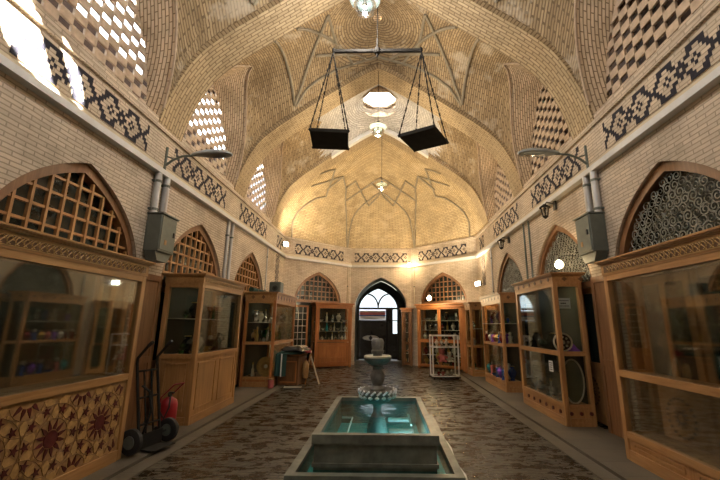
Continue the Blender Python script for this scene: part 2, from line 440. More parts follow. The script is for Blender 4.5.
# corner strips that continue above the side walls under the conch and above, between the ribs
# ribs
for k,yc in enumerate(RIBS):
    mb=MB(); pts=[(-x,z) for x,z in RIBP[::-1]]+RIBP[1:]; ls=[-l for l in RIBL[::-1]]+RIBL[1:]
    out=[]
    for i,(x,z) in enumerate(pts):
        a=pts[max(0,i-1)]; b=pts[min(len(pts)-1,i+1)]; tx,tz=b[0]-a[0],b[1]-a[1]; l=math.hypot(tx,tz)
        if x==0: tx,tz=1,0; l=1
        out.append((x-tz/l*.42,z+tx/l*.42))
    a,b=yc-RIBW,yc+RIBW
    nn=9
    P=[[(x,a+(b-a)*j/nn,z) for j in range(nn+1)] for x,z in pts]; U=[[(l,a+(b-a)*j/nn) for j in range(nn+1)] for l in ls]
    mb.grid(P,U)
    for y,fl in ((a,True),(b,False)):
        mb.grid([[(pts[i][0],y,pts[i][1]),(out[i][0],y,out[i][1])] for i in range(len(pts))],[[(0,ls[i]),(.42,ls[i])] for i in range(len(pts))],flip=fl)
    mb.grid([[(x,a,z),(x,b,z)] for x,z in out],flip=True)
    S('ceiling_rib',mb,M['rib'])
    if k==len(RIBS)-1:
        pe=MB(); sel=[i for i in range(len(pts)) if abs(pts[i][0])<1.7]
        for i,j in zip(sel,sel[1:]):
            (x0_,z0_),(x1_,z1_)=pts[i],pts[j]
            for (ya,yb,dz_) in ((a-.012,a-.012,0),):
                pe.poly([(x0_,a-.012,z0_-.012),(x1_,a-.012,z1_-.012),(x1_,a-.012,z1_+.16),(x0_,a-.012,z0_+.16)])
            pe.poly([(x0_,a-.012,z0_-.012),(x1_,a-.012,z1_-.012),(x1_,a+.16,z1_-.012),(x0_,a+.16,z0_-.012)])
        S('trim_white_edge',pe,M['white'])  # white strip along the near edge of the last rib
# vaults with side lunettes
def vault_pt(x,y,yc): return (x,y,V(x,(y-yc)/HB))
for bi,yc in enumerate(BAYC):
    ocu={4:.52,1:.52,0:.6}.get(bi,.10)  # openings over the two rearmost bays are unseen, added to let in sun and daylight
    bd=[]
    nx,ny=26,30
    xe=xcrease(1.)
    for i in range(nx): bd.append((-xe+2*xe*i/nx,yc-HB))
    for i in range(ny): t=-math.cos(PI*i/ny); bd.append((xcrease(t),yc+HB*t))
    for i in range(nx): bd.append((xe-2*xe*i/nx,yc+HB))
    for i in range(ny): t=math.cos(PI*i/ny); bd.append((-xcrease(t),yc+HB*t))
    bd.append(bd[0])
    P=[];U=[]
    SS=[0,.04,.08,.13,.2,.28,.36,.45,.54,.63,.72,.8,.87,.93,.97,1]
    cx=0
    for (bx,by) in bd:
        R=math.hypot(bx,by-yc); row=[];ur=[]
        ang=math.atan2(by-yc,bx)
        oc=ocu/max(abs(math.cos(((ang+PI/8)%(PI/4))-PI/8)),.9)
        oc=min(oc,R*.6)
        for s in SS:
            r=oc+(R-oc)*s; x=bx*r/R; y=yc+(by-yc)*r/R
            row.append(vault_pt(x,y,yc))
            ur.append((x,y))
        P.append(row);U.append(ur)
    mb=MB(); pc=MB(); m=len(SS)
    for i in range(len(bd)-1):
        for j in range(m-1):
            q=[P[i][j],P[i][j+1],P[i+1][j+1],P[i+1][j]]; uv=[U[i][j],U[i][j+1],U[i+1][j+1],U[i+1][j]]
            cxm=sum(u[0] for u in uv)/4; cym=sum(u[1] for u in uv)/4
            if math.hypot(cxm,cym-yc)<1.25:
                base=math.atan2(cym-yc,cxm)
                def pu(u):
                    a=math.atan2(u[1]-yc,u[0]); da=(a-base+PI)%(2*PI)-PI
                    r=math.hypot(u[0],u[1]-yc); return ((base+da)*.75,r)
                uv=[pu(u) for u in uv]
            else:
                uv=[(u[1],riblen(u[0])) for u in uv]
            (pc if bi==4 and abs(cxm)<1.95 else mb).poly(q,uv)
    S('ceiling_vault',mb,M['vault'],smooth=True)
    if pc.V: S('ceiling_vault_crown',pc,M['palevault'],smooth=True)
    if bi==1:
        bm_=MB(); bm_.bevbox(-.8,.8,yc-.02,yc+.22,V(0,0)-.02,V(0,0)+.14,.01); S('ceiling_sun_divider',bm_,M['woodD'])  # unseen bar added to split the sun patch on the left wall
    if bi in (4,1,0):
        # raised octagonal collar round the skylight
        cb=MB(); n=8; hz=V(0,0)-.03
        r0=ocu/math.cos(PI/8)*1.0
        for k in range(n):
            a0=2*PI*(k+.5)/n; a1=2*PI*(k+1.5)/n
            def C(a,r,z): return (r*math.cos(a),yc+r*math.sin(a),z)
            for (ra,za,rb,zb) in ((r0,hz-.02,r0,hz+.06),(r0,hz+.06,r0+.16,hz+.06),(r0+.16,hz+.06,r0+.16,hz-.3)):
                cb.poly([C(a0,ra,za),C(a1,ra,za),C(a1,rb,zb),C(a0,rb,zb)])
            cb.poly([C(a0,r0,hz-.02),C(a0,r0+.03,hz-.03),C(a1,r0+.03,hz-.03),C(a1,r0,hz-.02)])
        S('ceiling_skylight_collar',cb,M['soffit'])
        if bi==4:
            gl=MB(); gl.poly([(r0*1.02*math.cos(2*PI*(k+.5)/8),yc+r0*1.02*math.sin(2*PI*(k+.5)/8),hz+.03) for k in range(8)])
            o=S('window_8',gl,M['frost'])
    else:
        cap=MB(); cap.lathe([(.15,0),(.12,.03),(0.01,.05)],16,(0,yc,V(0,0)-.02)); S('ceiling_boss',cap,M['soffit'])
    for s in (-1,1):
        lf=MB(); n=36; rows=[];ur=[]; al=0; prev=None
        for i in range(n+1):
            t=-math.cos(PI*i/n)
            c=Vector((s*xcrease(t),yc+t*HB,zcrease(t))); l=Vector((s*3.80,yc+t*1.13,5.06+2.0*pshape(t,.9)))
            if prev: al+=(c-prev).length
            prev=c
            rows.append([c.lerp(l,k/5) for k in range(6)]); ur.append([(al,(l-c).length*k/5) for k in range(6)])
        lf.grid(rows,ur,flip=(s<0))
        # brick nosing that follows the crease
        S('ceiling_lunette',lf,M['soffit'])
        no=MB(); no.tube([r[0]+Vector((-s*.015,0,-.01)) for r in rows[1:-1]],.022,6); S('trim_lunette_edge',no,M['lattice'],smooth=True)
        sl=MB(); sl.poly([(s*W,yc-HB,5.0),(s*W,yc+HB,5.0),(s*3.80,yc+1.13,5.06),(s*3.80,yc-1.13,5.06)]); S('trim_lunette_sill',sl,M['wall'])
# brick lattices in the lunettes
def lattice(s,yc):
    # brick screen: courses of bricks laid with brick-sized gaps, each course staggered over the last
    mb=MB(); A,B=.196,.124; x0,x1=s*3.80,s*3.835; ny=14; nz=18; ys=yc-A*ny/2; zs=4.95; e=.004
    for i in range(ny):
        for j in range(nz):
            a,b=ys+A*i,ys+A*(i+1); c,d=zs+B*j,zs+B*(j+1); my,mz=(a+b)/2,(c+d)/2
            t=(my-yc)/1.13
            hole=abs(t)<1.0 and 5.09<mz<5.06+2.0*pshape(min(abs(t),1),.9)+.05 and (i+j)%2==0
            if not hole: mb.box(x0,x1,a-e,b+e,c-e,d+e)
    o=S('wall_lattice',mb,M['lattice'])
for yc in BAYC[1:]:
    for s in (-1,1): lattice(s,yc)
bl=MB(); bl.box(-3.97,-3.80,BAYC[0]-1.3,BAYC[0]+1.3,4.9,7.4); bl.box(3.80,3.97,BAYC[0]-1.3,BAYC[0]+1.3,4.9,7.4); S('wall_blind_lunette',bl,M['dim'])
# what stands outside: neighbouring wall on the right, roof parapet on the left
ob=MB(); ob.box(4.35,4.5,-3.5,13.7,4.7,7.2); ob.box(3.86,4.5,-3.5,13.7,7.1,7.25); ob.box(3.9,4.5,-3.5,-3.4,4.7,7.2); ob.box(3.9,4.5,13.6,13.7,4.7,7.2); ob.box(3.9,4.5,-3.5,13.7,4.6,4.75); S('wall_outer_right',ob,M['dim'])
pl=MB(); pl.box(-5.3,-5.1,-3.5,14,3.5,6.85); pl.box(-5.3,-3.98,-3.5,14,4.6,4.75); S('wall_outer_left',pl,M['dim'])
hc=MB(); hc.box(-4.15,-3.86,-3.6,13.9,7.1,8.8); hc.box(3.86,4.15,-3.6,13.9,7.25,8.8); S('wall_shading_haunch',hc,M['dim'])  # unseen masonry added to keep the sun off the left parapet
# conch over the apse
cm=MB(); rows=[];ur=[]
for i in range(73):
    ph=PI*i/72; row=[];u=[]
    for j in range(31):
        s=max(.001,1-(1-j/30)**1.0) ; row.append(conch(ph,s)); u.append((ph*2.6,riblen(min(s,1)*W)))
    rows.append(row);ur.append(u)
cm.grid(rows,ur); S('ceiling_conch',cm,M['conch'],smooth=True)
sm=MB(); sm.poly([(-W,12.0,4.85),(-W,13.75,4.85),(-W,13.75,5.05),(-W,12.0,5.05)]); 
# star mouldings
def stroke(mb,pts,r=.03):
    sm=[]
    for a,b in zip(pts,pts[1:]): sm+= [a,(a+b)/2]
    sm.append(pts[-1]); mb.tube(sm,r,6)
VM=[[(-2.18,8.7),(-1.95,8.41),(-1.6,7.83),(-1.26,7.21),(-1.05,6.77)],[(-2.18,8.7),(-2.18,8.32),(-2.19,7.79),(-2.19,7.37),(-2.18,6.8)],
 [(-2.16,8.73),(-1.84,8.52),(-1.5,8.45),(-1.07,8.44),(-.53,8.54),(0,8.64)],[(-1.68,6.68),(-1.33,7.26),(-.99,7.82),(-.66,8.5)],
 [(-1.05,6.77),(-1.04,7.43),(-.99,7.99)],[(-1.51,7.87),(-1.03,8.08),(-.54,8.33),(-.3,8.58),(0,8.62)]]
for yc in (BAYC[2],BAYC[3]):
    mm=MB()
    for pl_ in VM:
        for sx in (-1,1):
            for sy in (1,):
                pts=[Vector((sx*x,yc+sy*(y-7.55),V(x,(y-7.55)/HB)-.02)) for x,y in pl_]
                q=[]
                for a,b in zip(pts,pts[1:]):
                    for k in range(4):
                        p=a.lerp(b,k/4); p.z=V(p.x,(p.y-yc)/HB)-.02; q.append(p)
                q.append(pts[-1]); mm.tube(q,.036,6)
    S('trim_star_moulding',mm,M['mould'],smooth=True)
CMO=[[(.37,1.0),(.33,.958),(.34,.913),(.388,.863),(.474,.782),(.610,.73),(.55,.626),(.431,.54),(.249,.468),(.11,.526),(.02,.60)],
 [(.203,.713),(.329,.629),(.468,.548),(.634,.472),(.744,.509),(.835,.548),(.909,.59),(1.04,.809),(1.11,.94),(1.15,.998)],[(.634,.472),(.601,.535),(.541,.668)],
 [(1.16,.998),(1.16,.946),(1.17,.877),(1.23,.785),(1.30,.714),(1.45,.611),(PI/2,.56)],
 [(1.0,.709),(1.10,.621),(1.22,.542),(1.365,.469),(1.45,.503),(PI/2,.555)],[(PI/2,.555),(1.51,.626),(1.44,.681),(1.38,.734),(1.285,.638),(1.165,.549),(1.0,.473),(.95,.509),(.87,.581)],[(1.365,.469),(1.44,.444),(PI/2,.41)]]
mm=MB()
for pl_ in CMO:
    for mir in (0,1):
        q=[]
        for a,b in zip(pl_,pl_[1:]):
            for k in range(4):
                ph=a[0]+(b[0]-a[0])*k/4; s=a[1]+(b[1]-a[1])*k/4
                if mir: ph=PI-ph
                p=conch(ph,s); c=Vector((0,YC+.3,5.5)); q.append(p+(c-p).normalized()*.03)
        ph,s=pl_[-1]; ph=PI-ph if mir else ph; p=conch(ph,s); q.append(p+(Vector((0,YC+.3,5.5))-p).normalized()*.03)
        mm.tube(q,.032,6)
S('trim_conch_moulding',mm,M['mould'],smooth=True)
# tile panels in the band
def motif(c,r,n):
    p=c%22; dx=min(p,22-p); m=abs(r-4); e=abs(p-11)
    if dx<=4 and dx-m in (0,1): return True
    if m==4 and 3<=dx<=8: return True
    if m==3 and dx in (7,8): return True
    if e+m in (1,2): return True
    if abs(dx-6)+m==1: return True
    if m==2 and dx in (8,9): return True
    return False
def tile_panel(org,dr,nrm,length,z0,h,n_rows=9,fn=motif):
    dr=Vector((dr[0],dr[1],0)).normalized(); nrm=Vector((nrm[0],nrm[1],0)).normalized(); q=h/n_rows; qu=q*.87; n=int(length/qu)
    o=Vector((org[0],org[1],0)); base=MB(); tiles=MB()
    def bx(mb,u0,u1,za,zb,d0,d1):
        i0=len(mb.V); mb.box(u0,u1,d0,d1,za,zb)
        for i in range(i0,len(mb.V)):
            u,d,z=mb.V[i]; p=o+dr*u+nrm*d; mb.V[i]=(p.x,p.y,z)
    bx(base,0,length,z0,z0+h,-.01,.010)
    off=(n//2)%22-(0 if n<40 else 0)
    for c in range(n):
        for r in range(n_rows):
            if fn(c-off,r,n): bx(tiles,c*qu+.001,(c+1)*qu-.001,z0+r*q+.001,z0+(r+1)*q-.001,.008,.014)
    b=S('trim_tile_band',base,M['wall']); t=tiles.build('tile_pattern',M['navy'],b)
for yc in (1.15,4.3,7.27,10.4):
    tile_panel((-W,yc-1.12),(0,1),(1,0),2.25,4.27,.44); tile_panel((W,yc-1.12),(0,1),(-1,0),2.25,4.27,.44)
for i,(a,d,L) in enumerate(FAC):
    nrm=(d[1],-d[0])
    if i==1: tile_panel((a[0]+.15,a[1]),d,nrm,L-.3,4.27,.40)
    else: tile_panel((a[0]+d[0]*.45,a[1]+d[1]*.45),d,nrm,L-.9,4.27,.40)
# upright diagonal-striped tile panels at the last corners
def diag(c,r,n): return (c+r)%4<2
for s in (-1,1):
    tile_panel((s*W,12.75),(0,1),(-s,0),.42,2.95,1.05,21,diag)
    tile_panel((s*W,12.72),(0,1),(-s,0),.6,4.27,.42)
# cable duct that runs round the hall below the tile band
dk=MB()
path=[(-W,Y0),AP[0],AP[1],AP[2],AP[3],(W,Y0)]
def offset(path,d):
    out=[]
    for i,p in enumerate(path):
        a=Vector(path[i-1]) if i else None; b=Vector(path[i+1]) if i<len(path)-1 else None; p=Vector(p)
        ns=[]
        for q0,q1 in ((a,p),(p,b)):
            if q0 is None or q1 is None: continue
            t=(q1-q0).normalized(); ns.append(Vector((t.y,-t.x)))
        if len(ns)==1: out.append(p+ns[0]*d)
        else:
            m=(ns[0]+ns[1]).normalized(); out.append(p+m*(d/m.dot(ns[0])))
    return out
def sweep(mb,z0,z1,d0,d1):
    A=offset(path,d0);B=offset(path,d1)
    for i in range(len(path)-1):
        a,b,c,d=A[i],A[i+1],B[i+1],B[i]
        mb.poly([(a.x,a.y,z1),(b.x,b.y,z1),(c.x,c.y,z1),(d.x,d.y,z1)]); mb.poly([(a.x,a.y,z0),(d.x,d.y,z0),(c.x,c.y,z0),(b.x,b.y,z0)])
        mb.poly([(d.x,d.y,z0),(d.x,d.y,z1),(c.x,c.y,z1),(c.x,c.y,z0)])
sweep(dk,4.04,4.13,.0,.11); S('trim_1',dk,M['duct'])
d2=MB(); sweep(d2,4.13,4.21,0,.05); S('trim_2',d2,M['plaster'])
d3=MB(); sweep(d3,4.80,4.88,0,.04); S('trim_3',d3,M['wall'])
for s in (-1,1):
    pp_=MB(); pp_.box(s*(W-.03),s*(W+.0),5.62,6.22,.035,2.38); pp_.box(s*(W-.045),s*(W-.03),5.62,5.70,.035,2.38); pp_.box(s*(W-.045),s*(W-.03),6.14,6.22,.035,2.38); pp_.box(s*(W-.045),s*(W-.03),5.70,6.14,2.28,2.38); pp_.box(s*(W-.045),s*(W-.03),5.70,6.14,1.0,1.1)
    S('trim_pier_panel',pp_,M['archwood'])
# floor, kerbs, drain channels
fl=MB(); fl.poly([(-W-.5,Y0,0),(W+.5,Y0,0),(W+.5,16.6,0),(-W-.5,16.6,0)]); S('floor',fl,M['floor'])
pf=MB(); pf.poly([(-1.3,16.6,0.0),(1.3,16.6,0.0),(1.3,18.4,0.0),(-1.3,18.4,0.0)]); S('floor_passage',pf,M['kerb'])
for s in (-1,1):
    kb=MB(); kb.box(s*2.72,s*(W-.001),Y0,13.2,-.02,.035); S('trim_kerb',kb,M['kerb'])
    kc=MB(); kc.box(s*2.50,s*2.70,Y0,13.2,-.02,.012); S('trim_kerb_edge',kc,M['kerb'])
    dr_=MB(); dr_.box(s*2.70,s*2.72,Y0,13.2,-.02,.004); S('trim_drain',dr_,M['iron'])
# ------------------------------------------------------------------ windows over the shop fronts
def arch_pts(hw,zs,za,n=24): return [(hw*-math.cos(PI*i/n),zs+(za-zs)*pshape(math.cos(PI*i/n),.8)) for i in range(n+1)]
WN=[0]
def tympanum(org,dr,nrm,hw,zs,za,zbot,style,fm,gm,inset=.05):
    """arched shop-front light: frame, grille and a dark pane, set in the opening (local x along the wall, y = out of the hall)"""
    WN[0]+=1
    e=bpy.data.objects.new('window_%d'%WN[0],None); COL.objects.link(e); e['kind']='structure'
    ang=math.atan2(dr[1],dr[0]); 
    back=Vector((-nrm[0],-nrm[1],0)); left=Vector((dr[0],dr[1],0))
    # local y axis = rotate x axis by +90deg; sgn tells if that is outwards
    yl=Vector((-left.y,left.x,0)); sg=1 if yl.dot(back)>0 else -1
    e.location=(org[0],org[1],0); e.rotation_euler=(0,0,ang)
    outer=arch_pts(hw-.005,zs,za-.005); inner=arch_pts(hw-.11,zs,za-.13)
    f=MB()
    for i in range(len(outer)-1):
        (a,b),(c,d)=outer[i],outer[i+1]; (p,q),(r,t)=inner[i],inner[i+1]
        for y in (0,.12):
            f.poly([(a,sg*(inset+y),b),(c,sg*(inset+y),d),(r,sg*(inset+y),t),(p,sg*(inset+y),q)])
        f.poly([(p,sg*inset,q),(r,sg*inset,t),(r,sg*(inset+.12),t),(p,sg*(inset+.12),q)])
    for s_ in (-1,1): f.box(s_*(hw-.11),s_*(hw-.005),sg*inset,sg*(inset+.12),.05,zs)
    f.box(-hw+.1,hw-.1,sg*inset,sg*(inset+.12),zbot-.05,zbot+.05)
    f.build('frame',fm,e)
    def top(x): 
        t=abs(x)/(hw-.11); return zs+(za-.13-zs)*pshape(t,.8) if t<1 else None
    g=MB()
    if style=='grid':
        k=int((hw-.11)/.2)
        for i in range(-k,k+1):
            x=i*.2; zt=top(x)
            if zt and zt>zbot: g.box(x-.016,x+.016,sg*(inset+.02),sg*(inset+.06),zbot,zt)
        z=zbot+.2
        while z<za-.2:
            xs=[x/100 for x in range(0,int(hw*100)-11) if (top(x/100) or 0)>z]
            if xs: g.box(-xs[-1],xs[-1],sg*(inset+.03),sg*(inset+.065),z-.016,z+.016)
            z+=.2
    else:
        rnd=random.Random(3); k=0
        y=sg*(inset+.05)
        zz=zbot+.04; row=0
        while zz<za:
            x=-hw+(row%2)*.06
            while x<hw:
                zt=top(x)
                if zt and zz<zt-.03:
                    r0=.072+.012*rnd.random(); a0=rnd.random()*2*PI; sgn=rnd.choice((-1,1)); pts=[]
                    for i in range(15):
                        u=i/14; r=r0*(1-.8*u); a=a0+sgn*u*1.6*2*PI
                        px,pz=x+r*math.cos(a),zz+r*math.sin(a)
                        t2=top(px)
                        if t2 is None or pz>t2 or pz<zbot: 
                            if len(pts)>2: g.tube(pts,.007,3)
                            pts=[]; continue
                        pts.append((px,y,pz))
                    if len(pts)>2: g.tube(pts,.007,3)
                x+=.118
            zz+=.105; row+=1
    g.build('grille',gm,e)
    p=MB(); p.poly([(x,sg*(inset+.14),z) for x,z in arch_pts(hw-.05,zs,za-.05)][::-1]+[(-hw+.05,sg*(inset+.14),.05),(hw-.05,sg*(inset+.14),.05)]); p.build('pane',M['darkpane'],e)
    return e
for i,c in enumerate(LOW[1:]):
    tympanum((-W,c),(0,1),(1,0),LHW,LZS,LZA,2.3,'grid',M['archwood'],M['woodR'])
    tympanum((W,c),(0,1),(-1,0),LHW,LZS,LZA,2.3,'scroll',M['archwood'],M['scroll'])
for i in (0,2):
    a,d,L=FAC[i]; tympanum((a[0]+d[0]*L/2,a[1]+d[1]*L/2),d,(d[1],-d[0]),1.12,2.45,3.68,2.5,'grid',M['archwood'],M['archwood'])
# backs of the openings in the bays behind the camera and the shop doors behind the cases
bk=MB(); 
for s in (-1,1):
    bk.box(s*(W+.44),s*(W+.5),Y0,13.6,0,3.8)
S('wall_shop_backs',bk,M['dim'])
for i in (0,2):
    a,d,L=FAC[i]; b_=MB(); n=Vector((-d[1],d[0],0)); o=Vector((a[0],a[1],0))
    b_.poly([o+n*.39,o+Vector((d[0],d[1],0))*L+n*.39,o+Vector((d[0],d[1],0))*L+n*.39+Vector((0,0,4)),o+n*.39+Vector((0,0,4))]); S('wall_end_back',b_,M['dim'])
DN=[0]
def shop_door(x,yc,s):
    DN[0]+=1
    e=bpy.data.objects.new('door_%d'%DN[0],None); COL.objects.link(e); e['kind']='structure'; e.location=(x,yc,0)
    for sgn in (-1,1):
        f=MB(); a,b=sorted((sgn*.02,sgn*1.0)); y=0
        f.box(s*.0,s*.05,a,a+.1,.05,2.25); f.box(s*.0,s*.05,b-.1,b,.05,2.25); f.box(s*0,s*.05,a+.1,b-.1,2.15,2.25); f.box(s*0,s*.05,a+.1,b-.1,.05,.17); f.box(s*0,s*.05,a+.1,b-.1,.88,1.0)
        f.box(s*.02,s*.04,a+.1,b-.1,.17,.88); f.box(s*.005,s*.045,a+.42,a+.5,1.0,2.15)
        lf=f.build('door_leaf',M['woodR'],e)
        # carved rosette on the lower panel
        q=MB(); cy,cz=(a+b)/2,.52
        for k in range(12):
            an=2*PI*k/12; an2=an+PI/12; an0=an-PI/12
            q.prism([(cy+.05*math.cos(an0),cz+.05*math.sin(an0)),(cy+.13*math.cos(an),cz+.13*math.sin(an)),(cy+.05*math.cos(an2),cz+.05*math.sin(an2))],s*.008,s*.02,'x')
        for k in range(20):
            an=2*PI*k/20; q.box(s*.008,s*.02,cy+.22*math.cos(an)-.015,cy+.22*math.cos(an)+.015,cz+.22*math.sin(an)-.015,cz+.22*math.sin(an)+.015)
        q.build('rosette',M['woodD'],lf)
        g=MB(); g.box(s*.02,s*.03,a+.1,b-.1,1.0,2.15); g.build('door_pane',M['darkpane'],e)
for c in LOW[2:]:
    for s in (-1,1): shop_door(s*(W+.12),c,s)
# ------------------------------------------------------------------ passage and street door at the far end
a,d,L=FAC[1]
gd=bpy.data.objects.new('door_9',None); COL.objects.link(gd); gd['kind']='structure'; gd.location=(-.15,18.25,0)
f=MB(); hw=.98
o1=arch_pts(hw,2.35,3.4); o2=arch_pts(hw-.07,2.35,3.32)
for i in range(len(o1)-1):
    (p,q),(r,t)=o1[i],o1[i+1]; (u,v),(w_,x_)=o2[i],o2[i+1]
    f.poly([(p,0,q),(r,0,t),(w_,0,x_),(u,0,v)]); f.poly([(u,0,v),(w_,0,x_),(w_,.1,x_),(u,.1,v)])
for x in (-hw,hw-.07): f.box(x,x+.07,0,.08,0,2.36)
f.box(-hw,hw,0,.08,2.33,2.42); f.box(.36,.46,0,.08,0,2.33); f.box(-hw,hw,0,.08,1.78,1.83)
for sx in (-1,1):
    f.tube([(sx*(.5-.5*math.sin(t*PI/2)),.04,2.40+.66*math.cos(t*PI/2)) for t in [i/8 for i in range(9)]],.04,6)
f.build('door_frame',M['iron'],gd)
lv=MB(); lv.box(-hw+.07,.36,.02,.05,0.02,1.78); lv.box(.46,.70,.02,.05,.02,2.33); lv.box(.70,hw-.07,.02,.05,.02,1.2); lv.build('door_leaf',M['black'],gd)
orn=MB(); orn.prism([(-.35+.38*math.cos(t),1.0+.12*math.sin(t)) for t in [2*PI*i/24 for i in range(24)]],0.0,.018,'y'); oo=orn.build('oval_ornament',M['paper'],gd)
orn=MB(); orn.prism([(-.35,1.12),(-.25,1.0),(-.35,.88),(-.45,1.0)],-.008,0.0,'y'); orn.build('ornament_centre',M['ink'],oo)
for k,(z0,z1,mt) in enumerate(((1.84,2.02,'paper'),(2.02,2.07,'blue'),(2.07,2.2,'pink'),(2.2,2.28,'paper'))):
    q=MB(); q.box(-hw+.08,.35,.03,.04,z0,z1); q.build('painted_strip',M[mt],gd)
g=MB(); g.box(.46,hw-.07,.035,.045,.02,2.33); g.prism([(x,z) for x,z in o2][::-1],.035,.045,'y'); g.build('door_pane',M['glass'],gd)
# side reveals of the far opening, and the street beyond
rv=MB(); rv.box(-1.35,-1.12,18.2,18.5,0,3.9); rv.box(.83,1.35,18.2,18.5,0,3.9)
op=arch_pts(hw,2.35,3.4)
pp=[(x-.15,z) for x,z in op]
for (a1,b1),(a2,b2) in zip(pp,pp[1:]): rv.poly([(a1,18.26,b1),(a2,18.26,b2),(a2,18.26,3.95),(a1,18.26,3.95)])
S('wall_passage_end',rv,M['passage'])
sg_=MB(); sg_.poly([(-8,18.4,-.01),(8,18.4,-.01),(8,30,-.01),(-8,30,-.01)]); S('floor_street',sg_,M['kerb'])
sb=MB(); sb.box(-9,9,27,27.3,0,9.5); sb.box(-9,9,18.5,27,9.3,9.5); S('wall_street',sb,M['streetwall'])  # wall raised and unseen roof slab added to hold back sky and sun
# ------------------------------------------------------------------ daylight, lamps, camera
w=bpy.data.worlds.new('sky'); SC.world=w; w.use_nodes=True; nt=w.node_tree
bgn=nt.nodes['Background']; bgn.inputs[0].default_value=(.88,.94,1,1); bgn.inputs[1].default_value=8.0
def light(name,typ,loc,e,col,size=.1,rot=None,**kw):
    l=bpy.data.lights.new(name,typ); l.energy=e; l.color=col
    if typ=='POINT' or typ=='SPOT': l.shadow_soft_size=size
    if typ=='SUN': l.angle=math.radians(.6)
    if typ=='AREA': l.size=size
    for k,v in kw.items(): setattr(l,k,v)
    o=bpy.data.objects.new(name,l); COL.objects.link(o); o.location=loc
    if rot is not None: o.rotation_euler=Vector(rot).to_track_quat('-Z','Y').to_euler()
    return o
light('sun','SUN',(0,0,20),130,(1,.95,.86),rot=(-3.62,2.35,-4.2))
WARM=(1,.72,.38); TUN=(1,.80,.54); NEU=(1,.93,.83)
for yc,e,c in ((RIBS[0],90,NEU),(RIBS[1],90,NEU),(RIBS[2]+.3,110,NEU),(RIBS[3],120,NEU),(RIBS[4],150,TUN),(RIBS[5],90,WARM)):
    pass
